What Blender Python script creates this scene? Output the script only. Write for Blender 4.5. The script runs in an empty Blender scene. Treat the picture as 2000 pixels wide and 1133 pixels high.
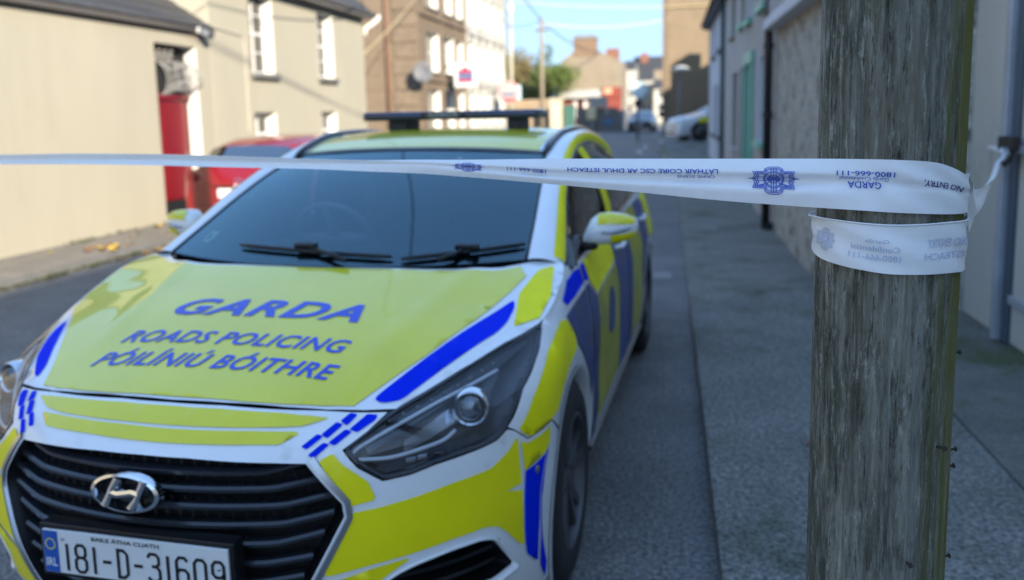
import bpy, bmesh, math, random
import numpy as np
from mathutils import Vector, Matrix
from mathutils.geometry import delaunay_2d_cdt
random.seed(7); rng = np.random.default_rng(11)
S = bpy.context.scene
COL = S.collection
# ------------------------------------------------------------------ camera
cam_data = bpy.data.cameras.new('camera'); cam = bpy.data.objects.new('camera', cam_data); COL.objects.link(cam)
CP = np.array([1.2678, -1.7486, 1.5397]); YAW, PITCH, ROLL = math.radians(10.44), math.radians(-7.95), math.radians(-1.26)
fwd = np.array([-math.sin(YAW)*math.cos(PITCH), math.cos(YAW)*math.cos(PITCH), math.sin(PITCH)])
rgt0 = np.array([math.cos(YAW), math.sin(YAW), 0]); up0 = np.cross(rgt0, fwd)
rgt = math.cos(ROLL)*rgt0 + math.sin(ROLL)*up0; upv = -math.sin(ROLL)*rgt0 + math.cos(ROLL)*up0
cam.matrix_world = Matrix(((rgt[0], upv[0], -fwd[0], CP[0]), (rgt[1], upv[1], -fwd[1], CP[1]), (rgt[2], upv[2], -fwd[2], CP[2]), (0, 0, 0, 1)))
cam_data.sensor_width = 36; cam_data.sensor_fit = 'HORIZONTAL'; cam_data.lens = 36*1667.4/2000
cam_data.shift_y = (451.6-566.5)/2000
cam_data.clip_start = .05; cam_data.clip_end = 6000
cam_data.dof.use_dof = True; cam_data.dof.focus_distance = 1.33; cam_data.dof.aperture_fstop = 2.9; cam_data.dof.aperture_blades = 0
S.camera = cam
# ------------------------------------------------------------------ light: low autumn sun from behind the camera's right shoulder
SUN_AZ, SUN_EL = 36.0, 20.0            # degrees to the right of straight behind, height
sd = np.array([math.sin(math.radians(SUN_AZ))*math.cos(math.radians(SUN_EL)), -math.cos(math.radians(SUN_AZ))*math.cos(math.radians(SUN_EL)), math.sin(math.radians(SUN_EL))])
W = bpy.data.worlds.new("World"); S.world = W; W.use_nodes = True
nt = W.node_tree; bg = nt.nodes['Background']; sky = nt.nodes.new('ShaderNodeTexSky')
sky.sky_type = 'NISHITA'; sky.sun_disc = False; sky.sun_elevation = math.radians(SUN_EL); sky.sun_rotation = math.atan2(sd[0], sd[1])
sky.altitude = 0; sky.air_density = 1; sky.dust_density = 1; sky.ozone_density = 3
# a clear autumn sky with a little thin haze: flatter from horizon to zenith than the bare model, deeper blue overhead
sp_ = nt.nodes.new('ShaderNodeSeparateColor'); cb_ = nt.nodes.new('ShaderNodeCombineColor'); nt.links.new(sky.outputs[0], sp_.inputs[0])
for k_, (e_, t_) in enumerate(((0.30, 0.365), (0.29, 0.529), (0.25, 0.817))):
    pw = nt.nodes.new('ShaderNodeMath'); pw.operation = 'POWER'; pw.inputs[1].default_value = e_; ml_ = nt.nodes.new('ShaderNodeMath'); ml_.operation = 'MULTIPLY'; ml_.inputs[1].default_value = t_
    nt.links.new(sp_.outputs[k_], pw.inputs[0]); nt.links.new(pw.outputs[0], ml_.inputs[0]); nt.links.new(ml_.outputs[0], cb_.inputs[k_])
nt.links.new(cb_.outputs[0], bg.inputs[0]); bg.inputs[1].default_value = .15
sun_d = bpy.data.lights.new('sun', 'SUN'); sun_d.energy = 1.35; sun_d.angle = math.radians(.5); sun_d.color = (1, .90, .76)
sun = bpy.data.objects.new('sun', sun_d); COL.objects.link(sun); sun.location = (8, -12, 20)
sun.rotation_euler = Vector(sd).to_track_quat('Z', 'Y').to_euler()
S.view_settings.view_transform = 'Standard'; S.view_settings.look = 'None'; S.view_settings.exposure = 3.05; S.view_settings.gamma = 1; S.view_settings.use_curve_mapping = False
S.render.engine = 'CYCLES'; S.cycles.max_bounces = 6; S.cycles.transparent_max_bounces = 12; S.cycles.caustics_reflective = False; S.cycles.caustics_refractive = False
# ------------------------------------------------------------------ materials
def mat(name, col, rough=.6, metal=0, coat=0, var=None, bump=None, spec=.5, emit=None, stretch=(1, 1, 1), col2=None, wear=None, spots=None, speck=None):
    """var=(scale, amount) mottles the colour; bump=(scale, strength); col2 second tone blended by the mottling; wear=(scale, colour, threshold, softness)"""
    m = bpy.data.materials.new(name); m.use_nodes = True; t = m.node_tree; b = t.nodes['Principled BSDF']
    b.inputs['Base Color'].default_value = (*col, 1); b.inputs['Roughness'].default_value = rough; b.inputs['Metallic'].default_value = metal
    b.inputs['Coat Weight'].default_value = coat; b.inputs['Coat Roughness'].default_value = .04; b.inputs['Specular IOR Level'].default_value = spec
    L = t.links.new
    tc = t.nodes.new('ShaderNodeTexCoord'); mp = t.nodes.new('ShaderNodeMapping'); mp.inputs['Scale'].default_value = stretch; L(tc.outputs['Object'], mp.inputs[0])
    out = None
    if var or col2:
        sc, am = var or (3, .3)
        n = t.nodes.new('ShaderNodeTexNoise'); n.inputs['Scale'].default_value = sc; n.inputs['Detail'].default_value = 6; n.inputs['Roughness'].default_value = .65; L(mp.outputs[0], n.inputs['Vector'])
        r = t.nodes.new('ShaderNodeMapRange'); r.inputs[1].default_value = .3; r.inputs[2].default_value = .7; L(n.outputs['Fac'], r.inputs[0])
        mx = t.nodes.new('ShaderNodeMix'); mx.data_type = 'RGBA'; L(r.outputs[0], mx.inputs['Factor'])
        c2 = col2 if col2 else tuple(min(1, c*(1+am)) for c in col)
        mx.inputs['A'].default_value = (*(tuple(c*(1-am) for c in col) if not col2 else col), 1); mx.inputs['B'].default_value = (*c2, 1)
        out = mx.outputs['Result']
        rr = t.nodes.new('ShaderNodeMapRange'); rr.inputs[3].default_value = max(.02, rough*.85); rr.inputs[4].default_value = min(1, rough*1.15); L(n.outputs['Fac'], rr.inputs[0]); L(rr.outputs[0], b.inputs['Roughness'])
    for w in (wear, spots):
        if not w: continue
        sc, wc, th, sf = w
        n = t.nodes.new('ShaderNodeTexNoise'); n.inputs['Scale'].default_value = sc; n.inputs['Detail'].default_value = 8; n.inputs['Roughness'].default_value = .7; L(mp.outputs[0], n.inputs['Vector'])
        r = t.nodes.new('ShaderNodeMapRange'); r.inputs[1].default_value = th; r.inputs[2].default_value = th+sf; L(n.outputs['Fac'], r.inputs[0])
        mx = t.nodes.new('ShaderNodeMix'); mx.data_type = 'RGBA'; L(r.outputs[0], mx.inputs['Factor'])
        if out: L(out, mx.inputs['A'])
        else: mx.inputs['A'].default_value = (*col, 1)
        mx.inputs['B'].default_value = (*wc, 1); out = mx.outputs['Result']
    if speck:      # fine aggregate: (scale, amount)
        n = t.nodes.new('ShaderNodeTexNoise'); n.inputs['Scale'].default_value = speck[0]; n.inputs['Detail'].default_value = 3; n.inputs['Roughness'].default_value = .8; L(mp.outputs[0], n.inputs['Vector'])
        r = t.nodes.new('ShaderNodeMapRange'); r.inputs[1].default_value = .35; r.inputs[2].default_value = .68; r.inputs[3].default_value = 1-speck[1]; r.inputs[4].default_value = 1+speck[1]; L(n.outputs['Fac'], r.inputs[0])
        mx = t.nodes.new('ShaderNodeMix'); mx.data_type = 'RGBA'; mx.blend_type = 'MULTIPLY'; mx.inputs['Factor'].default_value = 1
        if out: L(out, mx.inputs['A'])
        else: mx.inputs['A'].default_value = (*col, 1)
        L(r.outputs[0], mx.inputs['B']); out = mx.outputs['Result']
    if out: L(out, b.inputs['Base Color'])
    if bump:
        sc, st = bump
        n = t.nodes.new('ShaderNodeTexNoise'); n.inputs['Scale'].default_value = sc; n.inputs['Detail'].default_value = 8; L(mp.outputs[0], n.inputs['Vector'])
        bp = t.nodes.new('ShaderNodeBump'); bp.inputs['Strength'].default_value = st; bp.inputs['Distance'].default_value = .02; L(n.outputs['Fac'], bp.inputs['Height']); L(bp.outputs[0], b.inputs['Normal'])
    if emit:
        b.inputs['Emission Color'].default_value = (*emit[0], 1); b.inputs['Emission Strength'].default_value = emit[1]
    return m
def film(name, col, trans=.4, rough=.35):
    m = mat(name, col, rough, coat=.1, var=(40, .03), bump=(18, .12)); t = m.node_tree; o = t.nodes['Material Output']; b = t.nodes['Principled BSDF']
    tr = t.nodes.new('ShaderNodeBsdfTranslucent'); tr.inputs[0].default_value = (*col, 1); mx = t.nodes.new('ShaderNodeMixShader'); mx.inputs[0].default_value = trans
    t.links.new(b.outputs[0], mx.inputs[1]); t.links.new(tr.outputs[0], mx.inputs[2]); t.links.new(mx.outputs[0], o.inputs[0]); return m
def glass(name, tint=(.35, .42, .45), rough=.0, base=.04, top=.9, coat=(1, 1, 1)):  # coat is the colour given to the reflection
    m = bpy.data.materials.new(name); m.use_nodes = True; t = m.node_tree; t.nodes.clear(); L = t.links.new
    o = t.nodes.new('ShaderNodeOutputMaterial'); mx = t.nodes.new('ShaderNodeMixShader'); tr = t.nodes.new('ShaderNodeBsdfTransparent'); gl = t.nodes.new('ShaderNodeBsdfGlossy')
    f = t.nodes.new('ShaderNodeFresnel'); f.inputs[0].default_value = 1.5
    r = t.nodes.new('ShaderNodeMapRange'); r.inputs[1].default_value = 0; r.inputs[2].default_value = 1; r.inputs[3].default_value = base; r.inputs[4].default_value = top; L(f.outputs[0], r.inputs[0])
    tr.inputs[0].default_value = (*tint, 1); gl.inputs['Roughness'].default_value = rough; gl.inputs[0].default_value = (*coat, 1)
    L(r.outputs[0], mx.inputs[0]); L(tr.outputs[0], mx.inputs[1]); L(gl.outputs[0], mx.inputs[2]); L(mx.outputs[0], o.inputs[0])
    return m
# ------------------------------------------------------------------ object helpers
def tag(o, label=None, cat=None, group=None, kind=None):
    if label: o['label'] = label
    if cat: o['category'] = cat
    if group: o['group'] = group
    if kind: o['kind'] = kind
    return o
def thing(name, label, cat, loc=(0, 0, 0), rz=0, group=None):
    o = bpy.data.objects.new(name, None); COL.objects.link(o); o.location = loc; o.rotation_euler = (0, 0, rz); o.empty_display_size = .2
    return tag(o, label, cat, group)
def base(p):
    v = np.zeros(3)
    while p: v = v + np.array(p.location); p = p.parent
    return v
class MB:
    """collects shapes, builds ONE mesh object"""
    def __init__(s): s.v = []; s.f = []
    def add(s, v, f):
        n = len(s.v); s.v += [tuple(map(float, p)) for p in v]; s.f += [tuple(i+n for i in q) for q in f]; return s
    def box(s, a, b):
        (x0, y0, z0), (x1, y1, z1) = a, b
        return s.add([(x0,y0,z0),(x1,y0,z0),(x1,y1,z0),(x0,y1,z0),(x0,y0,z1),(x1,y0,z1),(x1,y1,z1),(x0,y1,z1)], [(0,3,2,1),(4,5,6,7),(0,1,5,4),(1,2,6,5),(2,3,7,6),(3,0,4,7)])
    def obox(s, c, ax, ay, az):
        c, ax, ay, az = map(lambda q: np.array(q, float), (c, ax, ay, az)); v = [c+i*ax+j*ay+k*az for k in (-1, 1) for i, j in ((-1,-1),(1,-1),(1,1),(-1,1))]
        return s.add(v, [(0,3,2,1),(4,5,6,7),(0,1,5,4),(1,2,6,5),(2,3,7,6),(3,0,4,7)])
    def prism(s, poly, d):
        """extrude a 3-D polygon by vector d"""
        n = len(poly); p = [np.array(q, float) for q in poly]; d = np.array(d, float)
        return s.add(p+[q+d for q in p], [tuple(range(n))[::-1], tuple(range(n, 2*n))]+[(i, (i+1) % n, n+(i+1) % n, n+i) for i in range(n)])
    def tube(s, pts, r, n=8, cap=True):
        pts = [np.array(p, float) for p in pts]; rs = r if hasattr(r, '__len__') else [r]*len(pts); vs = []; prev = None
        for i, p in enumerate(pts):
            t = pts[min(i+1, len(pts)-1)] - pts[max(i-1, 0)]; t = t/(np.linalg.norm(t)+1e-12)
            if prev is None: a = np.cross(t, (0, 0, 1)) if abs(t[2]) < .9 else np.cross(t, (1, 0, 0))
            else: a = prev - t*np.dot(prev, t)
            a = a/(np.linalg.norm(a)+1e-12); prev = a; b = np.cross(t, a)
            vs += [p + rs[i]*(math.cos(2*math.pi*k/n)*a + math.sin(2*math.pi*k/n)*b) for k in range(n)]
        f = [(i*n+k, i*n+(k+1) % n, (i+1)*n+(k+1) % n, (i+1)*n+k) for i in range(len(pts)-1) for k in range(n)]
        if cap: f += [tuple(range(n))[::-1], tuple(range((len(pts)-1)*n, len(pts)*n))]
        return s.add(vs, f)
    def lathe(s, prof, c=(0, 0, 0), axis='z', n=24):
        """prof: list of (radius, height)"""
        vs = []
        for r, h in prof:
            for k in range(n):
                a = 2*math.pi*k/n; q = (r*math.cos(a), r*math.sin(a), h)
                q = {'z': q, 'x': (q[2], q[0], q[1]), 'y': (q[0], q[2], q[1])}[axis]; vs.append((q[0]+c[0], q[1]+c[1], q[2]+c[2]))
        return s.add(vs, [(i*n+k, i*n+(k+1) % n, (i+1)*n+(k+1) % n, (i+1)*n+k) for i in range(len(prof)-1) for k in range(n)])
    def grid(s, P, flip=False):
        P = np.asarray(P); a, b = P.shape[:2]
        f = [(i*b+j, i*b+j+1, (i+1)*b+j+1, (i+1)*b+j) for i in range(a-1) for j in range(b-1)]
        if flip: f = [q[::-1] for q in f]
        return s.add(P.reshape(-1, 3), f)
    def ribbon(s, pts, w, nrm, closed=False):
        """flat stroke of width w lying square to nrm"""
        pts = [np.array(p, float) for p in pts]; nrm = np.array(nrm, float); n = len(pts); vs = []
        for i in range(n):
            p0 = pts[(i-1) % n] if closed or i else pts[0]; p1 = pts[(i+1) % n] if closed or i < n-1 else pts[-1]
            t = p1-p0; t = t/(np.linalg.norm(t)+1e-12); sd_ = np.cross(nrm, t); sd_ = sd_/(np.linalg.norm(sd_)+1e-12); vs += [pts[i]+sd_*w/2, pts[i]-sd_*w/2]
        m = n if closed else n-1
        return s.add(vs, [(2*i, 2*i+1, (2*((i+1) % n))+1, 2*((i+1) % n)) for i in range(m)])
    def build(s, name, m, parent=None, smooth=False, world=True, bevel=0, angle=None, mirror=False):
        v = np.array(s.v, float)
        if mirror: v = v*np.array([-1, 1, 1]); fs = [q[::-1] for q in s.f]
        else: fs = s.f
        if parent is not None and world: v = v - base(parent)
        me = bpy.data.meshes.new(name); me.from_pydata(v.tolist(), [], fs); me.update()
        if bevel:
            bm = bmesh.new(); bm.from_mesh(me); bmesh.ops.bevel(bm, geom=[e for e in bm.edges if e.is_manifold and e.calc_face_angle(0) > .5], offset=bevel, segments=2, affect='EDGES', profile=.6); bm.to_mesh(me); bm.free()
        if smooth:
            me.polygons.foreach_set('use_smooth', [True]*len(me.polygons))
            if angle: me.set_sharp_from_angle(angle=math.radians(angle))
        for k in (m if isinstance(m, (list, tuple)) else [m]): me.materials.append(k)
        o = bpy.data.objects.new(name, me); COL.objects.link(o)
        if parent is not None: o.parent = parent
        return o
def inst(src, parent=None, loc=(0, 0, 0), rot=(0, 0, 0), scale=(1, 1, 1)):
    o = src.copy(); COL.objects.link(o); o.parent = parent; o.location = loc; o.rotation_euler = rot; o.scale = scale; return o
def inside(P, poly):
    poly = np.asarray(poly); x, y = P[:, 0], P[:, 1]; c = np.zeros(len(P), bool); n = len(poly)
    for i in range(n):
        x0, y0 = poly[i]; x1, y1 = poly[(i+1) % n]
        c ^= ((y0 > y) != (y1 > y)) & (x < (x1-x0)*(y-y0)/((y1-y0) if abs(y1-y0) > 1e-12 else 1e-12)+x0)
    return c
def densify(poly, step):
    out = []
    for i in range(len(poly)):
        a = np.array(poly[i], float); b = np.array(poly[(i+1) % len(poly)], float); k = max(1, int(math.ceil(np.linalg.norm(b-a)/step)))
        out += [a+(b-a)*j/k for j in range(k)]
    return out
def rounded(poly, r, seg=4):
    out = []; n = len(poly)
    for i in range(n):
        p = np.array(poly[i], float); a = np.array(poly[i-1], float)-p; b = np.array(poly[(i+1) % n], float)-p
        la, lb = np.linalg.norm(a), np.linalg.norm(b); q = min(r, la*.45, lb*.45); a = p+a/la*q; b = p+b/lb*q
        for k in range(seg+1):
            t = k/seg; out.append((1-t)**2*a+2*t*(1-t)*p+t*t*b)
    return out
def skin(poly, F, step=.04, holes=(), off=0.0, flip=None, out=None):
    """trim a region (polygon with holes in the skin's own parameters) out of a body skin; returns MB"""
    poly = densify(poly, step); hs = [densify(h, step) for h in holes]
    pts = list(poly); ed = [(i, (i+1) % len(poly)) for i in range(len(poly))]
    for h in hs:
        n = len(pts); pts += h; ed += [(n+i, n+(i+1) % len(h)) for i in range(len(h))]
    A = np.array(poly); lo, hi = A.min(0), A.max(0)
    gx, gy = np.meshgrid(np.arange(lo[0]+step/2, hi[0], step), np.arange(lo[1]+step/2, hi[1], step)); G = np.stack([gx.ravel(), gy.ravel()], -1)
    if len(G):
        ok = inside(G, A)
        for h in hs: ok &= ~inside(G, h)
        B = np.array(pts); G = G[ok]
        if len(G):
            d = np.array([np.min(np.hypot(*(B-g).T)) for g in G]); G = G[d > step*.35]
        pts += list(G)
    v, e, f, *_ = delaunay_2d_cdt([Vector((float(p[0]), float(p[1]))) for p in pts], ed, [], 0, 1e-6)
    v = np.array([(p.x, p.y) for p in v]); f = [tuple(q) for q in f]
    c = np.array([v[list(q)].mean(0) for q in f]); ok = inside(c, A)
    for h in hs: ok &= ~inside(c, h)
    f = [q for q, k in zip(f, ok) if k]
    P = F(v[:, 0], v[:, 1], off)
    if flip: f = [q[::-1] for q in f]
    mb = out or MB(); mb.add(P, f); return mb
def text_mesh(body, bold=0.0, shear=0.0, spacing=1.0):
    """outline letters as flat triangles in a unit box"""
    cu = bpy.data.curves.new('lettering', 'FONT'); cu.body = body; cu.offset = bold; cu.shear = shear; cu.space_character = spacing; cu.resolution_u = 3
    o = bpy.data.objects.new('lettering', cu); COL.objects.link(o); bpy.context.view_layer.update()
    me = bpy.data.meshes.new_from_object(o.evaluated_get(bpy.context.evaluated_depsgraph_get()))
    bpy.data.objects.remove(o); bpy.data.curves.remove(cu)
    bm = bmesh.new(); bm.from_mesh(me); bpy.data.meshes.remove(me)
    xs = [p.co.x for p in bm.verts]; ys = [p.co.y for p in bm.verts]; x0, x1, y0, y1 = min(xs), max(xs), min(ys), max(ys)
    for p in bm.verts: p.co = Vector(((p.co.x-x0)/(x1-x0), (p.co.y-y0)/(y1-y0), 0))
    return bm
def text_on(body, quad, F, m, name, parent, n=(12, 3), bold=.0, shear=0, off=.002, world=False, spacing=1.0):
    """quad: parameter-space corners bottom-left, bottom-right, top-right, top-left"""
    bm = text_mesh(body, bold, shear, spacing)
    for i in range(1, n[0]): bmesh.ops.bisect_plane(bm, geom=bm.verts[:]+bm.edges[:]+bm.faces[:], plane_co=(i/n[0], 0, 0), plane_no=(1, 0, 0))
    for i in range(1, n[1]): bmesh.ops.bisect_plane(bm, geom=bm.verts[:]+bm.edges[:]+bm.faces[:], plane_co=(0, i/n[1], 0), plane_no=(0, 1, 0))
    bm.verts.ensure_lookup_table(); uv = np.array([(p.co.x, p.co.y) for p in bm.verts]); fs = [[p.index for p in f.verts] for f in bm.faces]; bm.free()
    q = np.array(quad, float); s, t = uv[:, :1], uv[:, 1:]
    w = (1-s)*(1-t)*q[0]+s*(1-t)*q[1]+s*t*q[2]+(1-s)*t*q[3]
    mb = MB(); mb.add(F(w[:, 0], w[:, 1], off), fs)
    return mb.build(name, m, parent, world=world)
def interp(pts, n):
    """smooth curve through 3-D points, n samples"""
    P = np.array(pts, float); d = np.r_[0, np.cumsum(np.linalg.norm(np.diff(P, axis=0), axis=1))]; s = np.linspace(0, d[-1], n)
    return np.stack([hermite(d, P[:, k])(s) for k in range(3)], -1)
def loft(a, b, n, m, bulge=0.0, axis=(1, 0, 0), v0=0, v1=1, off=0):
    A = interp(a, n); B = interp(b, n); t = np.linspace(v0, v1, m)[None, :, None]
    P = A[:, None]*(1-t)+B[:, None]*t + np.array(axis)*(bulge*4*t*(1-t)+off)
    return P
# ------------------------------------------------------------------ car body skins: every panel and marking is a trimmed piece of one of these (car coordinates, metres, nose at y=0, y runs backwards) ----
def hermite(xs, ys):
    xs = np.asarray(xs, float); ys = np.asarray(ys, float)
    h = np.diff(xs); d = np.diff(ys) / h; m = np.zeros_like(ys)
    m[1:-1] = np.where(d[:-1] * d[1:] > 0, 2 * d[:-1] * d[1:] / (d[:-1] + d[1:] + 1e-12), 0)
    m[0] = d[0]; m[-1] = d[-1]
    def f(x):
        x = np.asarray(x, float); xc = np.clip(x, xs[0], xs[-1])
        i = np.clip(np.searchsorted(xs, xc) - 1, 0, len(h) - 1)
        t = (xc - xs[i]) / h[i]
        v = (ys[i]*(1+2*t)*(1-t)**2 + m[i]*h[i]*t*(1-t)**2 + ys[i+1]*t*t*(3-2*t) + m[i+1]*h[i]*t*t*(t-1))
        return v + np.where(x < xs[0], m[0]*(x-xs[0]), 0) + np.where(x > xs[-1], m[-1]*(x-xs[-1]), 0)
    return f
HB, HA = .905, .70                       # half width and depth of the rounded nose
QU = HB * math.pi / 2
rake = hermite([.12,.17,.30,.45,.58,.66,.72,.76,.80,.84,.90,.95,1.0], [.15,.10,.03,.0,.01,.02,.036,.072,.13,.22,.36,.46,.56])
tumble = hermite([.15,.20,.30,.42,.60,.74,.80,.86,.90,.94,.97,1.0,1.05], [.07,.045,.018,.004,0,.0,.008,.022,.032,.042,.052,.068,.10])
def smooth(a, b, x):
    t = np.clip((np.asarray(x, float) - a) / (b - a), 0, 1); return t*t*(3-2*t)
def FAS(u, z, off=0.0):
    u = np.asarray(u, float); z = np.asarray(z, float)
    a = np.clip(np.abs(u), 0, QU) / HB; ex = np.maximum(np.abs(u) - QU, 0)
    x = HB * np.sin(a); y = HA * (1 - np.cos(a)) + rake(z) + ex
    x = x - tumble(z) * smooth(.72, 1.0, y)
    nx = np.sin(a) / HB; ny = -np.cos(a) / HA; L = np.sqrt(nx*nx + ny*ny)
    return np.stack([np.sign(u) * (x + off*nx/L), y + off*ny/L, z], -1)
def side_x(y, z):
    y = np.asarray(y, float); z = np.asarray(z, float)
    t = np.clip((y - rake(z)) / HA, 0, 1)
    x = HB * np.sqrt(np.clip(1 - (1-t)**2, 0, 1)) - tumble(z) * smooth(.72, 1.0, y)
    x = x - .12 * smooth(3.7, 4.75, y)**1.5
    return x
def SIDE(y, z, off=0.0):
    return np.stack([side_x(y, z) + off, np.asarray(y, float), np.asarray(z, float)], -1)
hood_xe = hermite([.1,.28,.478,.642,.807,.93,1.08,1.2,1.35], [.44,.57,.686,.766,.838,.856,.857,.838,.81])
hood_ze = hermite([.1,.28,.478,.642,.807,.93,1.08,1.2,1.35], [.748,.796,.846,.881,.904,.938,.985,1.008,1.02])
hood_zc = hermite([.1,.18,.25,.35,.48,.65,.81,1.0,1.2,1.35], [.795,.822,.842,.868,.902,.944,.980,1.02,1.05,1.065])
def HOOD(x, y, off=0.0):
    x = np.asarray(x, float); y = np.asarray(y, float)
    q = np.clip(np.abs(x) / hood_xe(y), 0, 1.15)
    z = hood_ze(y) + (hood_zc(y) - hood_ze(y)) * (1 - q**2.6) + .006*np.exp(-((np.abs(x)-.36-.18*y)/.035)**2)*smooth(.3,.6,y)
    return np.stack([x, y, z + off], -1)
# ================================================================== the street
def streaks(name, col, dark, sc=2.0, rough=.85, bump=(25, .15), amt=.5):
    """render with rain streaks and soft mottling (vertical stretch)"""
    return mat(name, col, rough, var=(sc, .05), bump=bump, stretch=(1, 1, .35), spots=(sc*1.7, dark, .52, .35))
M_road = mat('asphalt', (.118, .119, .116), .82, col2=(.200, .199, .192), var=(2.2, .3), bump=(140, .35), spots=(.8, (.21, .205, .195), .50, .12), speck=(55, .8))
M_pave = mat('old_concrete', (.155, .155, .138), .85, col2=(.24, .233, .21), var=(2.5, .3), bump=(90, .3), spots=(1.4, (.085, .098, .06), .52, .14), speck=(50, .75))
M_apron = mat('algae_stained_concrete', (.12, .12, .105), .85, col2=(.20, .195, .175), var=(2.5, .3), bump=(90, .3), wear=(1.6, (.085, .105, .045), .50, .12), spots=(2.4, (.42, .43, .42), .63, .05), speck=(70, .4))
M_paveL = mat('worn_pavement', (.16, .145, .115), .88, col2=(.23, .205, .165), var=(3, .3), bump=(70, .3), spots=(2.2, (.10, .09, .06), .58, .2), speck=(50, .3))
M_kerb = mat('kerb_stone', (.15, .145, .13), .85, var=(6, .25), bump=(50, .2))
M_line = mat('worn_road_paint', (.42, .42, .40), .7, spots=(6, (.10, .10, .10), .52, .2))
M_yline = mat('worn_yellow_road_paint', (.45, .36, .16), .7, spots=(6, (.10, .10, .10), .52, .2))
M_cream = streaks('cream_render', (.375, .342, .258), (.34, .308, .232), .8)
M_whiter = mat('white_render', (.40, .39, .345), .8, var=(.8, .22), bump=(30, .1))
M_reveal = mat('white_reveal_paint', (.66, .645, .59), .7, var=(5, .05))
M_slate = mat('roof_slate', (.050, .048, .047), .7, var=(9, .35), bump=(40, .3), spots=(3, (.085, .08, .065), .55, .2))
M_brown = mat('brown_stone_render', (.150, .108, .068), .9, col2=(.195, .145, .095), var=(1.6, .2), bump=(22, .3), spots=(.8, (.115, .082, .054), .55, .25))
M_brown2 = mat('brown_stone_course', (.17, .126, .083), .9, var=(3, .25), bump=(16, .4))
M_reddoor = mat('red_door_paint', (.17, .003, .008), .35, coat=.2, var=(5, .08))
M_iron = mat('painted_iron', (.26, .255, .24), .5)
M_blackp = mat('black_paint', (.012, .012, .013), .5)
M_pane = glass('window_pane', (.10, .12, .13), .02, .05, .9)
M_room = mat('dark_room', (.010, .010, .011), .9)
M_wframe = mat('window_frame_paint', (.68, .67, .63), .5)
M_gutter = mat('gutter_paint', (.62, .60, .55), .5)
M_greyr = streaks('grey_render', (.42, .395, .355), (.33, .31, .28), 1.6)
M_lgrey = streaks('pale_grey_render', (.46, .44, .41), (.38, .36, .335), 1.5)
M_mint = mat('mint_paint', (.22, .50, .38), .5, var=(6, .08))
M_whitew = streaks('blue_white_render', (.62, .63, .66), (.54, .55, .57), 1.5)

M_pebble = mat('pebbledash', (.36, .34, .28), .95, col2=(.56, .53, .45), var=(9, .4), bump=(30, 1.0), spots=(5, (.12, .115, .09), .50, .12), speck=(28, .45))
M_galv = mat('galvanised_sheet', (.58, .54, .47), .5, metal=.1, col2=(.66, .61, .52), var=(1.6, .2), stretch=(1, 1, .6), spots=(2.0, (.34, .29, .23), .60, .2))
M_galv2 = mat('galvanised_post', (.50, .53, .58), .4, metal=.5, var=(5, .15))
M_rust = mat('rusty_iron', (.045, .032, .025), .8, var=(20, .4))

def ring_label(o, *a, **k): return tag(o, *a, **k)
road = MB().add([(-400, -60, 0), (400, -60, 0), (400, 700, 0), (-400, 700, 0)], [(0, 1, 2, 3)]).build('road', M_road); tag(road, kind='structure')
# right pavement: big concrete bays with open joints, low kerb edge
pave_r = MB().add([(1.52, -8, .05), (3.30, -8, .05), (3.30, 25.6, .05), (1.52, 25.6, .05)], [(0, 1, 2, 3)]).build('pavement', mat('joint_dirt', (.03, .032, .024), .9)); tag(pave_r, kind='structure')
ys = [-7.85, -3.65, .55, 4.77, 8.95, 13.15, 17.35, 21.5, 25.6]
for a, b in zip(ys, ys[1:]):
    MB().box((1.44, a+.006, -.02), (2.60, b-.006, .080+rng.uniform(-.003, .003))).build('paving_slab', M_pave, pave_r, bevel=.008)
    if b < 5: MB().box((2.608, a+.006, .0), (3.30, b-.006, .078+rng.uniform(-.003, .003))).build('paving_slab', M_apron, pave_r, bevel=.006)
# left pavement
pave_l = MB().add([(-5.82, -8, .05), (-4.86, -8, .05), (-4.86, 19, .05), (-5.82, 19, .05)], [(0, 1, 2, 3)]).build('pavement', bpy.data.materials['joint_dirt']); tag(pave_l, kind='structure')
for k in range(14):
    a = -7.9+k*1.9; MB().box((-5.82, a+.008, .0), (-4.885, a+1.892, .085+rng.uniform(-.004, .004))).build('paving_slab', M_paveL, pave_l, bevel=.006)
for k in range(22):
    a = -7.9+k*1.22; MB().box((-4.878, a, -.02), (-4.74, a+1.21, .080+rng.uniform(-.004, .004))).build('kerb_stone', M_kerb, pave_l, bevel=.012)
# ground beyond, far pavements and worn markings
for x, y, w, l, m in ((1.13, 25, .09, 7.5, M_yline), (1.33, 24.5, .09, 7.5, M_yline)): tag(MB().add([(x, y, .004), (x+w, y, .004), (x+w-.2, y+l, .004), (x-.2, y+l, .004)], [(0, 1, 2, 3)]).build('road_marking', m), kind='structure')
for x, y in ((.2, 28.5), (.3, 32.5), (.9, 38), (1.2, 43.0), (.5, 47.5)): tag(MB().add([(x, y, .004), (x+.16, y, .004), (x+.1, y+2.6, .004), (x-.06, y+2.6, .004)], [(0, 1, 2, 3)]).build('road_marking', M_line), kind='structure')
tag(MB().box((1.135, 6.02, .0), (1.30, 6.33, .006)).build('water_cover', mat('cover_plate', (.20, .20, .195), .6, var=(12, .25))), 'small pale rectangular water cover in the road beside the right kerb', 'manhole cover')
tag(MB().box((1.66, 8.67, .07), (1.86, 8.97, .0865)).build('water_cover', mat('cover_plate_dull', (.17, .17, .165), .6, var=(12, .25))), 'dull grey water cover set in the right hand pavement below the tape', 'manhole cover')

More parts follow.
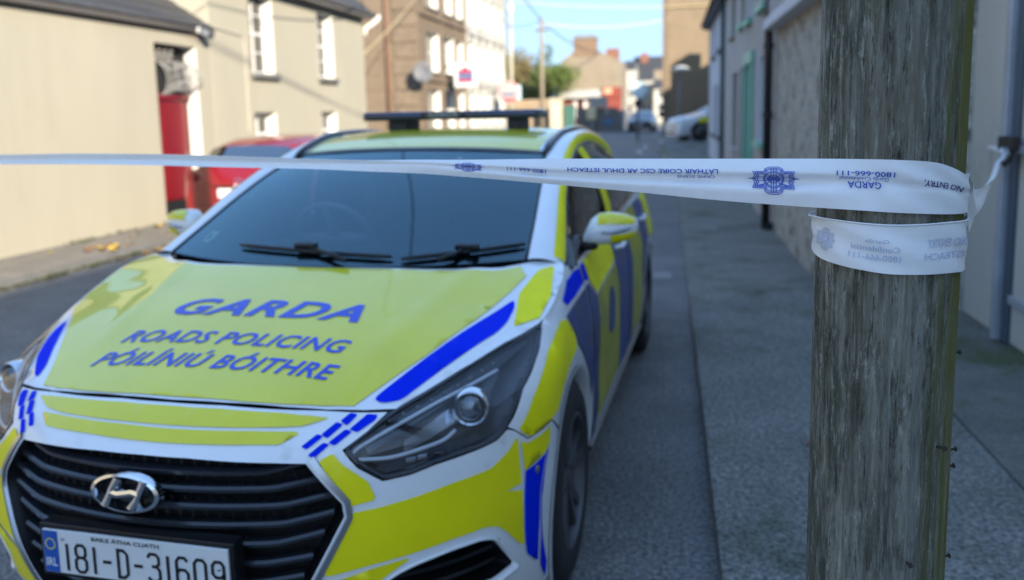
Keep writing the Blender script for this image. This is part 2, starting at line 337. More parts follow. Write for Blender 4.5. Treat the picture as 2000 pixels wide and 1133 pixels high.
class Face:
    """a wall face: origin o, direction u along it, outward normal n; v is height"""
    def __init__(s, o, u, n): s.o, s.u, s.n = np.array(o, float), np.array(u, float), np.array(n, float)
    def p(s, u, v, d=0.0): return s.o+s.u*u+np.array((0, 0, v))+s.n*d
    def quad(s, mb, u0, u1, v0, v1, d=0): mb.add([s.p(u0, v0, d), s.p(u1, v0, d), s.p(u1, v1, d), s.p(u0, v1, d)], [(0, 1, 2, 3)])
    def bx(s, mb, u0, u1, v0, v1, d0, d1):
        mb.add([s.p(u0, v0, d0), s.p(u1, v0, d0), s.p(u1, v1, d0), s.p(u0, v1, d0), s.p(u0, v0, d1), s.p(u1, v0, d1), s.p(u1, v1, d1), s.p(u0, v1, d1)], [(0,3,2,1),(4,5,6,7),(0,1,5,4),(1,2,6,5),(2,3,7,6),(3,0,4,7)])
    def wall(s, W_, H_, ops, v0=0, u0=0):
        mb = MB(); us = sorted({u0, W_}|{o[0] for o in ops}|{o[1] for o in ops}); vs = sorted({v0, H_}|{o[2] for o in ops}|{o[3] for o in ops})
        for a, b in zip(us, us[1:]):
            for c, d in zip(vs, vs[1:]):
                if any(o[0]-1e-6 <= a and b <= o[1]+1e-6 and o[2]-1e-6 <= c and d <= o[3]+1e-6 for o in ops): continue
                s.quad(mb, a, b, c, d)
        return mb
    def reveal(s, ops):
        mb = MB()
        for a, b, c, d, dep in ops:
            for (p, q) in (((a, c), (b, c)), ((b, c), (b, d)), ((b, d), (a, d)), ((a, d), (a, c))): mb.add([s.p(*p), s.p(*q), s.p(*q, -dep), s.p(*p, -dep)], [(0, 1, 2, 3)])
        return mb
    def window(s, parent, op, nx=2, ny=2, m=None, sill=None, fw=.05, sash=True, rv=None, pane=None, shade=None):
        a, b, c, d, dep = op; m = m or M_wframe
        f = MB(); z0 = -dep-.02; z1 = -dep+.04
        s.bx(f, a, a+fw, c, d, z0, z1); s.bx(f, b-fw, b, c, d, z0, z1); s.bx(f, a+fw, b-fw, c, c+fw, z0, z1); s.bx(f, a+fw, b-fw, d-fw, d, z0, z1)
        ux = np.linspace(a+fw, b-fw, nx+1); vx = np.linspace(c+fw, d-fw, ny+1)
        for k in range(1, ny): s.bx(f, a+fw, b-fw, vx[k]-(.025 if sash and k == ny//2 else .012), vx[k]+(.025 if sash and k == ny//2 else .012), z0, z1-.003)
        for k in range(1, nx): s.bx(f, ux[k]-.012, ux[k]+.012, c+fw, d-fw, z0+.004, z1-.006)
        w = f.build('window', m, parent)
        if rv: s.reveal([op]).build('reveal', rv, w)
        for i in range(nx):
            for j in range(ny):
                q = MB(); s.quad(q, ux[i]+.006, ux[i+1]-.006, vx[j]+.006, vx[j+1]-.006, -dep+.004+.002*((i+j) % 2)); q.build('pane', pane or M_pane, w)
        r = MB(); s.quad(r, a+.01, b-.01, c+.01, d-.01, -dep-.35)
        for (p, q_) in (((a, c), (b, c)), ((b, c), (b, d)), ((b, d), (a, d)), ((a, d), (a, c))): r.add([s.p(*p, -dep-.021), s.p(*q_, -dep-.021), s.p(*q_, -dep-.35), s.p(*p, -dep-.35)], [(0, 1, 2, 3)])
        r.build('dark_interior', M_room, w)
        if shade:
            q = MB(); s.quad(q, a+fw, b-fw, c+fw+shade*(d-c), d-fw, -dep-.06); q.build('blind', M_reveal, w)
        if sill:
            q = MB(); s.bx(q, a-.07, b+.07, c-.09, c-.002, -dep+.041, .09); q.build('sill', sill, parent, bevel=.008)
        return w
    def ground(s): pass

# ------------------------------------------------------------------ low cream building on the left with the red door
low = thing('low_building', 'low cream rendered building with a slate roof and red door, left edge of the street', 'building', (-5.82, 6, 0))
fl = Face((-5.82, -9, 0), (0, 1, 0), (1, 0, 0)); DOOR = (18.36, 19.45, .085, 2.62, .20)
fl.wall(19.88, 2.95, [DOOR]).build('wall', M_cream, low)
fl.reveal([DOOR]).build('door_reveal', M_reveal, low)
q = MB(); fl.quad(q, 18.36, 19.45, .085, 2.62, -.22); fr = q.build('door_frame', M_reddoor, low)
q = MB(); fl.bx(q, 18.40, 19.41, 1.82, 1.92, -.215, -.13); q.build('door_transom', M_reddoor, fr, bevel=.008)
dr = MB(); fl.bx(dr, 18.48, 19.33, .34, 1.80, -.215, -.17); dr = dr.build('door', M_reddoor, low, bevel=.005)
for k in range(4): q = MB(); fl.bx(q, 18.50+k*.207, 18.70+k*.207, .36, 1.78, -.169, -.152); q.build('door_plank', M_reddoor, dr, bevel=.008)
q = MB(); fl.bx(q, 18.44, 19.37, .09, .335, -.215, -.16); q.build('kick_board', M_blackp, low)
q = MB(); q.tube([fl.p(19.22, 1.02, -.15), fl.p(19.22, 1.02, -.11), fl.p(19.14, 1.02, -.10)], .012, 6); q.build('handle', M_iron, dr)
q = MB(); fl.quad(q, 18.38, 19.43, 1.93, 2.61, -.205); q.build('fanlight_back', M_room, low)
for k in range(4):
    q = MB(); c = 18.52+k*.155; q.tube([fl.p(c, 2.56-.012*j, -.16+.05*math.sin(j*.9)) for j in range(1, 16)], [.006+.012*abs(math.sin(j*.62)) for j in range(1, 16)], 6); q.build('baluster', M_iron, low, smooth=True)
gi_ = MB()
for k in range(7):
    r = .05+.055*k; cx_ = 18.40; gi_.tube([fl.p(cx_+r*1.25*math.cos(a)+.25, 2.12+.24*math.sin(a), -.17+.12*math.cos(a)) for a in np.linspace(-1.45, 1.45, 14)], .007, 5)
gi_.build('iron_scrollwork', M_iron, low, smooth=True)
for k in range(6):
    q = MB(); q.tube([fl.p(18.80+.40*t+.07*math.sin(k+3*t), 1.94+(.10*k+.22*t) % .46, -.10+.25*math.sin(math.pi*t)*.9) for t in np.linspace(0, 1, 12)], .008, 5); q.build('iron_bar', M_iron, low, smooth=True)
for k in range(6):
    q = MB(); q.tube([fl.p(18.82+.10*k+.06*math.sin(math.pi*t), 1.93+.46*t, -.10+.24*math.sin(math.pi*t)) for t in np.linspace(0, 1, 12)], .008, 5); q.build('iron_bar', M_iron, low, smooth=True)
# roof: slate courses, each course a real step
sl = math.radians(33)
for k in range(12):
    x0 = -5.70-k*.26*math.cos(sl); z0 = 2.93+k*.26*math.sin(sl); q = MB()
    q.add([(x0, -9.2, z0), (x0, 10.88, z0), (x0-.30*math.cos(sl), 10.88, z0+.30*math.sin(sl)-.016), (x0-.30*math.cos(sl), -9.2, z0+.30*math.sin(sl)-.016), (x0, -9.2, z0-.016), (x0, 10.88, z0-.016)], [(0, 1, 2, 3), (4, 5, 1, 0)]); q.build('slate_course', M_slate, low)
q = MB(); q.box((-5.82, -9.1, 2.84), (-5.72, 10.87, 2.915)); q.build('eaves_board', mat('eaves_board_paint', (.10, .09, .08), .7), low)
lamp = thing('wall_lamp', 'small white security lamp on the cream wall above the red door', 'wall lamp', (-5.80, 10.45, 2.83))
MB().tube([(-5.82, 10.40, 2.86), (-5.70, 10.40, 2.87)], .05, 10).build('bracket', M_reveal, lamp, smooth=True); MB().obox((-5.66, 10.50, 2.82), (.05, .03, -.03), (-.03, .09, -.01), (.02, .01, .045)).build('lamp_head', mat('lamp_grey', (.10, .11, .13), .4), lamp, bevel=.012)
q = MB().tube([(-5.80, 10.55, 2.98), (-5.80, 11.2, 2.96), (-5.80, 11.93, 2.91), (-5.80, 11.97, 2.80), (-5.80, 11.97, 1.3)], .010, 6); tag(q.build('wall_cable', mat('cable_cream', (.50, .46, .38), .6)), 'thin cream cable clipped across the house wall from the lamp', 'cable')
# ------------------------------------------------------------------ two storey cream house
hs = thing('cream_house', 'two storey cream rendered house with white window reveals, behind the red car', 'house', (-5.82, 14, 0))
fh = Face((-5.82, 10.9, 0), (0, 1, 0), (1, 0, 0))
OPS = [(1.33, 2.22, 2.31, 3.72, .20), (4.26, 5.08, 2.33, 3.67, .20), (1.33, 2.17, .86, 1.63, .20), (4.28, 5.10, .86, 1.63, .20)]
fh.wall(7.0, 4.02, OPS).build('wall', M_cream, hs)
for i, op in enumerate(OPS): fh.window(hs, op, 2, 2 if i > 1 else 4, M_wframe, M_kerb, rv=M_reveal)
for y_, o_ in ((10.9, 1), (17.9, -1)): MB().add([(-5.82, y_, 0), (-5.82, y_, 4.02), (-9.2, y_, 6.9), (-12.6, y_, 4.02), (-12.6, y_, 0)], [(0, 1, 2, 3, 4)[::o_]]).build('gable_wall', M_cream, hs)
for k in range(15):
    s2 = math.atan2(2.88, 3.38); x0 = -5.58-k*.29*math.cos(s2); z0 = 3.90+k*.29*math.sin(s2)
    MB().add([(x0, 10.75, z0), (x0, 18.15, z0), (x0-.33*math.cos(s2), 18.15, z0+.33*math.sin(s2)-.018), (x0-.33*math.cos(s2), 10.75, z0+.33*math.sin(s2)-.018), (x0, 10.75, z0-.018), (x0, 18.15, z0-.018)], [(0, 1, 2, 3), (4, 5, 1, 0)]).build('slate_course', M_slate, hs)
MB().add([(-9.2, 10.75, 6.9), (-9.2, 18.15, 6.9), (-12.9, 18.15, 3.8), (-12.9, 10.75, 3.8)], [(0, 1, 2, 3)]).build('rear_roof', M_slate, hs)
MB().box((-5.815, 10.9, 3.78), (-5.60, 18.05, 3.86)).build('soffit', mat('soffit_grey', (.16, .15, .14), .7), hs)  # soffit is one even dark grey
gt = MB(); P = [[(-5.60+.07*math.cos(a), y, 3.90+.07*math.sin(a)) for a in np.linspace(math.pi, 2*math.pi, 9)] for y in np.linspace(10.8, 18.25, 6)]; gt.grid(np.array(P)); gt.build('gutter', mat('gutter_grey', (.12, .115, .11), .6), hs, smooth=True)
MB().tube([(-5.56, 18.22, 3.90), (-5.57, 18.24, 3.80), (-5.66, 18.12, 3.68), (-5.78, 17.98, 3.58), (-5.80, 17.96, 3.40)], [.075, .07, .055, .05, .05], 10).build('barge_end', M_gutter, hs, smooth=True)

# ------------------------------------------------------------------ brown stone building and white building further down the left side
KS = 1.35
def ky(y): return CP[1]+(y-CP[1])*KS
def kz(z): return CP[2]+(z-CP[2])*KS
BX = CP[0]+(-5.9-CP[0])*KS; BY0 = ky(22.75); BY1 = ky(28.75); BY2 = ky(36.15)
bb = thing('stone_building', 'tall brown stone fronted building with tall white windows beyond the cream house', 'building', (BX, BY0, 0))
fb = Face((BX, BY0, 0), (0, 1, 0), (1, 0, 0)); sy = lambda y: ky(y)-BY0
ops = []
for (a, b) in ((23.66, 25.14), (25.65, 27.05), (27.42, 28.46)):
    for (c, d) in ((.95, 2.27), (2.83, 4.02), (4.76, 6.0), (6.6, 7.6)): ops.append((sy(a), sy(b)-.1, kz(c), kz(d), .30))
fb.wall(BY1-BY0, 10.6, ops).build('wall', M_brown, bb)
M_blind = mat('white_blind', (.80, .79, .74), .7)
M_bpane = glass('bright_pane', (.62, .64, .64), .05, .08, .9)
for op in ops: fb.window(bb, op, 2, 2, M_reveal, M_kerb, fw=.09, rv=M_reveal, shade=.0 if 0 else .25, pane=M_bpane)
for z in (2.60, 4.50, 6.3): q = MB(); fb.bx(q, -.10, BY1-BY0, kz(z)-.10, kz(z)+.06, 0, .11); q.build('string_course', M_brown2, bb, bevel=.02)
for u in (0.02, sy(25.32), sy(27.18), BY1-BY0-.36): q = MB(); fb.bx(q, u, u+.30, 0, 10.6, 0, .05); q.build('pilaster', M_brown2, bb)
fe_ = Face((BX, BY0, 0), (-1, 0, 0), (0, -1, 0)); fe_.wall(9, 10.6, []).build('end_wall', M_brown, bb)
z = 0.0; k = 0
while z < 10.4:                       # rusticated blocks up the corner of the end wall
    h_ = .62; w_ = 1.05 if k % 2 else .98
    q = MB(); fe_.bx(q, 0.0, w_, z+.012, z+h_-.012, -.05, .060+.02*rng.random()); q.build('corner_stone', M_brown2, bb, bevel=.03); z += h_; k += 1
z = 0.0; k = 0
while z < 10.4:
    h_ = .62
    for j, u in enumerate(np.arange(1.12+(.55 if k % 2 else 0), 8.6, 1.12)): q = MB(); fe_.bx(q, u+.010, u+1.10, z+.010, z+h_-.010, -.05, .012+.014*rng.random()); q.build('wall_stone', M_brown, bb, bevel=.012)
    z += h_; k += 1
MB().tube([fe_.p(1.25, 0, .12), fe_.p(1.25, 10.5, .12)], .06, 8).build('downpipe', mat('brown_pipe', (.20, .10, .06), .6), bb, smooth=True)
MB().box((BX-9, BY0-.1, 10.6), (BX+.2, BY1, 10.9)).build('parapet', M_brown2, bb)
dish = thing('satellite_dish', 'grey satellite dish standing out from the brown end wall', 'satellite dish', (-7.9, BY0-.3, 3.2))
dc = np.array((-8.05, BY0-.75, 3.13)); m_ = MB(); m_.lathe([(0, .10), (.15, .085), (.30, .04), (.40, -.02), (.405, -.03), (.30, .02), (0, .08)], (0, 0, 0), 'y', 24); m_.v = [(dc[0]+x, dc[1]+y, dc[2]+z_) for x, y, z_ in m_.v]; m_.build('reflector', mat('dish_grey', (.16, .16, .165), .6), dish, smooth=True)
MB().tube([dc+(0, .1, 0), dc+(-.05, .5, -.1), dc+(-.05, .75, -.1)], .035, 8).build('mount', M_blackp, dish); MB().tube([dc+(0, 0, -.35), dc+(0, -.45, -.1), dc+(0, -.5, -.02)], .018, 6).build('feed_arm', M_blackp, dish)
wb = thing('white_building', 'tall white building adjoining the brown stone one, with many windows', 'building', (BX, BY1, 0))
fw = Face((BX, BY1, 0), (0, 1, 0), (1, 0, 0)); Lw = BY2-BY1; ops = []
for k in range(5):
    a = .5+k*(Lw-1.2)/4.6
    for c, d in ((.9, 2.5), (3.3, 5.0), (5.9, 7.5), (8.3, 9.6)): ops.append((a, a+1.15, c, d, .28))
fw.wall(Lw, 11.0, ops).build('wall', M_whiter, wb)
for op in ops: fw.window(wb, op, 2, 2, M_reveal, None, fw=.08, rv=M_reveal, pane=M_bpane if op[0] % .7 > .25 else M_pane, shade=.3)
for z in (2.95, 5.45): q = MB(); fw.bx(q, 0, Lw, z-.08, z+.08, 0, .10); q.build('string_course', mat('stained_band', (.40, .38, .34), .8) if z < 3 else M_whiter, wb)
for k in range(6): q = MB(); a = .12+k*(Lw-.5)/5; fw.bx(q, a, a+.22, 0, 11, 0, .09); q.build('pilaster', M_whiter, wb)
MB().box((BX-9, BY1+.01, 0), (BX-.9, BY2, 11)).build('rear_block', M_whiter, wb); MB().box((BX-9, BY1+.01, 11.0), (BX+.15, BY2, 11.3)).build('parapet', M_whiter, wb)
q = MB(); fw.bx(q, Lw-.02, Lw+.14, 0, 11, -.2, .12); q.build('end_pier', mat('olive_stone', (.20, .18, .10), .8), wb)
MB().lathe([(0, -.3), (.14, -.25), (.16, 0), (.14, .25), (0, .3)], (BX+.5, BY2-.3, 7.6), 'z', 12).build('globe_lamp', M_reveal, wb, smooth=True)

# ------------------------------------------------------------------ right hand terrace, in shade
ft = lambda y0, x=2.5: Face((x, y0, 0), (0, 1, 0), (-1, 0, 0))
def roofR(parent, x0, y0, y1, ze, xr, zr, over=.22, m=None, steps=10):
    s2 = math.atan2(zr-ze, xr-x0)
    for k in range(steps):
        t0 = k/steps; t1 = (k+1.1)/steps; xa = x0-over+(xr-x0+over)*t0; za = ze-.05+(zr-ze+.05)*t0; xb = x0-over+(xr-x0+over)*t1; zb2 = ze-.05+(zr-ze+.05)*t1-.02
        MB().add([(xa, y0, za), (xa, y1, za), (xb, y1, zb2), (xb, y0, zb2), (xa, y0, za-.03), (xa, y1, za-.03)], [(3, 2, 1, 0), (0, 1, 5, 4)]).build('slate_course', m or M_slate, parent)
    MB().add([(xr, y0, zr), (xr, y1, zr), (2*xr-x0+.2, y1, ze), (2*xr-x0+.2, y0, ze)], [(0, 1, 2, 3)]).build('rear_roof', m or M_slate, parent)
def gable(parent, x0, xr, ze, zr, y, m, name='gable_wall'): MB().add([(x0, y, 0), (2*xr-x0, y, 0), (2*xr-x0, y, ze), (xr, y, zr), (x0, y, ze)], [(0, 1, 2, 3, 4)]).build(name, m, parent)
r1 = thing('pebbledash_building', 'low pebbledashed building with a pale fascia, just left of the wooden pole', 'building', (2.5, 6.5, 0))
f1 = ft(4.75); f1.wall(3.95, 2.46, []).build('wall', M_pebble, r1)
MB().prism([(2.502, 4.752, 0), (7.9, 4.752, 0), (7.9, 4.752, 3.2), (5.2, 4.752, 4.16), (2.62, 4.752, 3.26), (2.502, 4.752, 3.2)], (0, .05, 0)).build('side_wall', M_pebble, r1)
q = MB(); f1.bx(q, -.1, 3.93, 2.40, 2.52, 0, .16); q.build('fascia', M_whitew, r1, bevel=.01)
q = MB(); f1.bx(q, -.1, 3.93, 2.5205, 3.3, -.02, .10); q.build('upper_cladding', mat('slate_blue_cladding', (.16, .18, .22), .5, var=(4, .15)), r1)
roofR(r1, 2.6, 4.65, 8.68, 3.3, 5.2, 4.2)
MB().tube([(2.42, 8.78, .09), (2.42, 8.78, 2.6), (2.44, 8.78, 4.0)], .05, 8).build('downpipe', M_blackp, r1, smooth=True)
for z in (.5, 1.4, 2.2): MB().tube([(2.42, 8.78, z), (2.42, 8.78, z+.07)], .062, 8).build('pipe_collar', M_blackp, r1)
MB().box((2.40, 8.70, .08), (2.52, 8.90, .16)).build('pipe_shoe', M_blackp, r1, bevel=.01)
r2 = thing('grey_house', 'dark grey rendered house with mint green door surround and window sills', 'house', (2.5, 10.8, 0))
f2 = ft(8.72); DR = (2.75, 3.70, .08, 2.18, .18)
o2 = [(.95, 1.80, 1.08, 2.2, .12), (.98, 1.85, 2.86, 3.75, .12), (3.0, 3.75, 2.86, 3.75, .12), DR]; f2.wall(4.14, 4.0, o2).build('wall', M_greyr, r2)
for op in o2[:3]: f2.window(r2, op, 2, 2, M_wframe, M_mint, rv=M_whitew, fw=.06)
f2.reveal([DR]).build('door_reveal', M_mint, r2); q = MB(); f2.bx(q, 2.79, 3.66, .09, 2.10, -.17, -.12); M_mintd = mat('faded_green_door', (.12, .24, .19), .5); d2_ = q.build('door', M_mintd, r2, bevel=.01)
for (a, b, c, d) in ((2.9, 3.18, .3, .95), (3.27, 3.55, .3, .95), (2.9, 3.18, 1.1, 1.9), (3.27, 3.55, 1.1, 1.9)): q = MB(); f2.bx(q, a, b, c, d, -.119, -.105); q.build('door_panel', M_mintd, d2_, bevel=.008)
for a, b, c, d in ((2.60, 2.748, .08, 2.18), (3.702, 3.85, .08, 2.18), (2.55, 3.90, 2.182, 2.36)): q = MB(); f2.bx(q, a, b, c, d, 0, .06); q.build('door_surround', M_mint, r2, bevel=.01)
for a in (.95, 1.80): q = MB(); f2.bx(q, a-.10, a+.0 if a < 1 else a+.10, 1.08, 2.28, 0, .03) if a < 1 else f2.bx(q, a, a+.10, 1.08, 2.28, 0, .03); q.build('window_surround', M_whitew, r2)
r3 = thing('pale_grey_house', 'pale grey rendered house with dark recessed door and windows, right side', 'house', (2.5, 15.2, 0))
f3 = ft(12.87); o3 = [(.25, 1.0, .1, 2.2, .35), (1.55, 2.75, .78, 2.17, .22), (2.2, 3.2, 2.92, 3.75, .22), (.2, .95, 2.92, 3.75, .22)]; f3.wall(4.75, 4.0, o3).build('wall', M_lgrey, r3)
for op in o3[1:]: f3.window(r3, op, 2, 2, M_blackp, M_lgrey if op[0] > .3 else M_mint, rv=M_greyr)
f3.reveal([o3[0]]).build('door_reveal', M_greyr, r3); q = MB(); f3.bx(q, .26, .99, .1, 2.19, -.34, -.30); q.build('door', mat('dark_door', (.03, .03, .035), .4), r3)
MB().tube([(2.43, 17.72, .09), (2.43, 17.72, 3.95)], .05, 8).build('downpipe', mat('dark_green_pipe', (.03, .06, .05), .5), r3, smooth=True)
r4 = thing('white_terrace_house', 'narrow blue white end house of the right terrace with dark eaves', 'house', (2.5, 21, 0))
f4 = ft(17.62); o4 = [(1.3, 2.3, .85, 2.1, .2), (4.0, 5.0, .85, 2.1, .2), (1.3, 2.3, 2.9, 3.7, .2), (4.2, 5.1, 2.9, 3.7, .2), (2.9, 3.7, .1, 2.1, .25)]; f4.wall(7.6, 4.0, o4).build('wall', M_whitew, r4)
for op in o4[:4]: f4.window(r4, op, 2, 2, M_wframe, M_kerb, rv=M_whitew)
f4.reveal([o4[4]]).build('door_reveal', M_whitew, r4); q = MB(); f4.bx(q, 2.91, 3.69, .1, 2.09, -.24, -.20); q.build('door', mat('navy_door', (.02, .03, .06), .4), r4)
gable(r4, 2.5, 5.6, 4.0, 6.3, 25.22, M_greyr); q = MB(); f4.bx(q, 7.2, 7.602, 0, 4.0, 0.002, .02); q.build('end_pier', M_greyr, r4)
for par, a, b in ((r2, 8.72, 12.86), (r3, 12.87, 17.61), (r4, 17.62, 25.4)):
    roofR(par, 2.5, a, b, 4.02, 5.6, 6.3); MB().box((2.30, a, 3.86), (2.499, b, 3.93)).build('eaves_board', M_blackp, par); MB().tube([(2.27, a, 3.98), (2.27, b, 3.98)], .055, 8).build('gutter', M_blackp, par, smooth=True)
for par, y in ((r2, 8.74), (r3, 12.88)): gable(par, 2.52, 5.6, 4.0, 6.25, y, M_greyr, 'party_wall')
MB().box((5.1, 12.5, 5.9), (6.1, 13.2, 7.2)).build('chimney', M_greyr, r3); MB().box((5.1, 8.72, 5.9), (6.1, 9.4, 7.5)).build('chimney', M_greyr, r2)

# ------------------------------------------------------------------ gate, yard wall and the added shade building behind it
gate = thing('metal_gate', 'grey galvanised sheet metal gate with a bright edge post, right of the wooden pole', 'gate', (3.28, 2.5, 0))
fgate = fg = Face((3.28, -.2, 0), (0, 1, 0), (-1, 0, 0))
for a, b in ((-.62, .80), (.815, 2.40), (2.415, 3.86), (4.10, 4.70)): q = MB(); fg.bx(q, a, b, .11, 2.62, -.02, 0); q.build('sheet_panel', M_galv, gate)
for a, b in ((3.985, 4.045),): q = MB(); fg.bx(q, a, b, .09, 2.66, -.02, .050); q.build('edge_post', M_galv2, gate, bevel=.006)
q = MB(); fg.bx(q, 3.87, 3.98, .09, 2.64, -.03, .012); q.build('meeting_stile', mat('stile_dark_blue', (.10, .13, .17), .45, metal=.5), gate)  # stile is one even dark blue
for z in (.35, 2.35): q = MB(); fg.bx(q, -.6, 3.85, z, z+.05, .0005, .03); q.build('rail', M_galv2, gate, bevel=.005)
q = MB(); fg.bx(q, 2.6, 3.86, 1.235, 1.285, .0005, .03); q.build('bolt_bar', M_galv2, gate, bevel=.005)
lt = MB(); fg.bx(lt, 3.80, 4.02, 1.255, 1.335, .031, .075); latch = lt.build('latch', M_rust, gate, bevel=.012)
MB().tube([fg.p(3.90, 1.25, .06), fg.p(3.92, 1.20, .085), fg.p(3.86, 1.17, .085), fg.p(3.82, 1.21, .07), fg.p(3.84, 1.26, .06)], .012, 8).build('padlock_loop', M_rust, latch, smooth=True)
for r_ in range(5):
    for z in (.6, 1.5, 1.98): MB().lathe([(0, .006), (.007, .004), (.009, 0)], tuple(fg.p(4.2+.11*r_, z, -.0005)), 'x', 8).build('rivet', M_galv2, gate)
ap = MB().add([(3.30, -8, .06), (9, -8, .06), (9, 4.7, .06), (3.30, 4.7, .06)], [(0, 1, 2, 3)]).build('yard_ground', M_apron); tag(ap, kind='structure')
yw = thing('yard_wall', 'grey rendered yard wall carrying on from the metal gate', 'wall', (3.4, -8, 0))
MB().box((3.30, -7, 0), (3.55, -.95, 2.1)).build('wall_body', M_greyr, yw)
bp_ = thing('utility_pole', 'unseen tall pole behind the viewer, added to hold cables that shadow the cream wall', 'utility pole', (3.05, -7.5, 0)); MB().tube([(3.05, -7.5, 0), (3.05, -7.5, 9.7)], [.14, .10], 10).build('post', M_rust, bp_, smooth=True)  # unseen pole added so its cables cast shadows on the cream wall
tb = thing('added_shade_building', 'unseen plain rendered building behind the metal gate, added to shade the street', 'building', (9, -6, 0))  # unseen building added to keep the sun off car, pole and road
MB().box((8.5, -14.5, 0), (16, 1.5, 8.15)).build('wall', M_lgrey, tb)
# ================================================================== the police estate car
M_white = mat('white_paint', (.85, .86, .87), .32, coat=.9, spec=.4, var=(5, .03), spots=(9, (.50, .48, .43), .60, .25))
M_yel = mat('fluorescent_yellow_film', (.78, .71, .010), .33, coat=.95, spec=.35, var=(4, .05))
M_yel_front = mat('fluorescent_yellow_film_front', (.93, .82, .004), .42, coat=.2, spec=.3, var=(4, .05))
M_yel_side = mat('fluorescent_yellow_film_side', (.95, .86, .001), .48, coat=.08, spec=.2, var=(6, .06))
M_blue = mat('blue_film', (.0003, .026, .74), .55, coat=.0, spec=.04, var=(6, .08))
M_dirt_blue = mat('road_soiled_blue_film', (.03, .055, .22), .5, coat=.2, var=(3, .25), spots=(4, (.09, .085, .08), .5, .3))
M_dirt_yel = mat('road_soiled_yellow_film', (.42, .40, .03), .5, coat=.2, var=(3, .2), spots=(4, (.13, .12, .07), .52, .3))
M_letter = mat('blue_lettering_film', (.004, .055, .60), .4, coat=.25)
M_black = mat('black_plastic', (.008, .009, .011), .35, var=(30, .3), spec=.4)
M_gloss_black = mat('gloss_black_trim', (.006, .008, .013), .12, coat=.6)
M_dark = mat('dark_void', (.006, .006, .007), .8)
M_rubber = mat('tyre_rubber', (.018, .018, .019), .75, var=(9, .3), bump=(60, .15))
M_alloy = mat('alloy_wheel', (.09, .092, .096), .45, metal=.5, var=(6, .25), spots=(5, (.05, .045, .04), .55, .2))
M_chrome = mat('chrome', (.78, .80, .83), .12, metal=1)
M_satin = mat('satin_chrome', (.50, .52, .56), .28, metal=1)
M_ws = glass('windscreen_glass', (.60, .66, .70), .0, .10, .95, (.58, .88, 1.0))  # deeper blue of the mirrored sky is put into the reflection tint
M_sideglass = glass('side_glass', (.25, .29, .30), .0, .03, .9)
M_lens = glass('headlight_lens', (.90, .93, .96), .0, .025, .55)
M_seat = mat('seat_cloth', (.12, .125, .135), .85, var=(20, .3))
M_dash = mat('dashboard_plastic', (.013, .014, .016), .6)
M_plate = mat('plate_white', (.72, .73, .72), .45, var=(8, .03), spots=(14, (.35, .33, .28), .66, .06))
M_plateblue = mat('plate_blue', (.01, .09, .42), .45)
M_ink = mat('plate_black', (.012, .013, .015), .5)
M_lampdark = mat('lamp_housing', (.075, .08, .09), .25, coat=.5)
M_lampgrey = mat('lamp_reflector', (.45, .48, .52), .22, metal=.8)
M_drl = mat('lamp_light_guide', (.75, .78, .82), .2, coat=.5)
M_bar = mat('blue_lightbar_dome', (.006, .02, .085), .12, coat=.8)
M_seam = mat('panel_gap', (.02, .022, .026), .7)

car = thing('police_car', 'yellow, white and blue police estate car parked behind the tape, blue lightbar on roof', 'police car', (0, 0, 0), math.radians(-3.87))
def part(mb, name, m, parent=None, smooth=True, mirror=False, **k):
    return mb.build(name, m, parent or car, smooth=smooth, world=False, mirror=mirror, **k)
def both(mb, name, m, parents=None, **k):
    return [part(mb, name, m, (parents[i] if parents else None), mirror=bool(i), **k) for i in (0, 1)]
def uz(l): return [tuple(p) for p in l]
def u_of(y, z):
    t = max(0, y-float(rake(z)))
    return HB*math.acos(max(-1, 1-t/HA)) if t < HA else QU+t-HA
# measured outlines (skin parameters)
SHUT = [(0, .8235), (.15, .8225), (.307, .816), (.41, .812), (.514, .8045), (.6, .7985)]
HL = [(.5132,.736),(.5652,.7662),(.6174,.7961),(.6945,.8207),(.7788,.8462),(.9134,.8805),(1.0917,.8984),(1.1113,.8434),(1.0784,.7835),(1.0312,.7108),(.9882,.6907),(.9274,.6843),(.7722,.6738),(.6971,.6616),(.6224,.658),(.5576,.6959)]
GR = [(0,.7316),(.13,.730),(.238,.7245),(.35,.719),(.4237,.7142),(.5181,.6119),(.5231,.5802),(.4617,.4739),(.40,.37),(.36,.315),(.30,.295),(0,.29)]
FOG = [(.565,.375),(.6575,.4214),(.7129,.4358),(.8213,.4489),(.9276,.4485),(.9647,.4399),(.997,.4252),(1.08,.3165),(1.0702,.300),(.98,.285),(.60,.285),(.555,.31)]
ARC_Y, ARC_Z, ARC_R = .985, .335, .375
REAR_Y = 3.74
# --- bumper with grille and fog openings
arch_f = [(u_of(ARC_Y-math.sqrt(max(0, ARC_R**2-(z-ARC_Z)**2)), z), z) for z in (.60, .54, .46, .38, .30, .24, .19)]
half = [(.5982, .7955)] + [(a-.004, b+.000) for a, b in (HL[1], HL[0])] + [(HL[15][0]-.003, HL[15][1]-.003)] + [(a, b-.004) for a, b in HL[14:9:-1]] + [(HL[9][0]+.002, HL[9][1]-.006), (1.0638,.696), (1.0963,.680), (1.14,.656), (1.2442,.6575), (1.33,.660)] + arch_f + [(1.15,.165), (.8,.16), (.4,.155)]
top = [(a, b-.004) for a, b in SHUT[:-1]]
right = top + half
outer = right + [(0, .155)] + [(-a, b) for a, b in right[::-1] if a > 0]
gr_full = GR + [(-a, b) for a, b in GR[::-1] if a > 0]
bumper = part(skin(outer, FAS, .035, [gr_full, FOG, [(-a, b) for a, b in FOG]]), 'bumper', M_white)
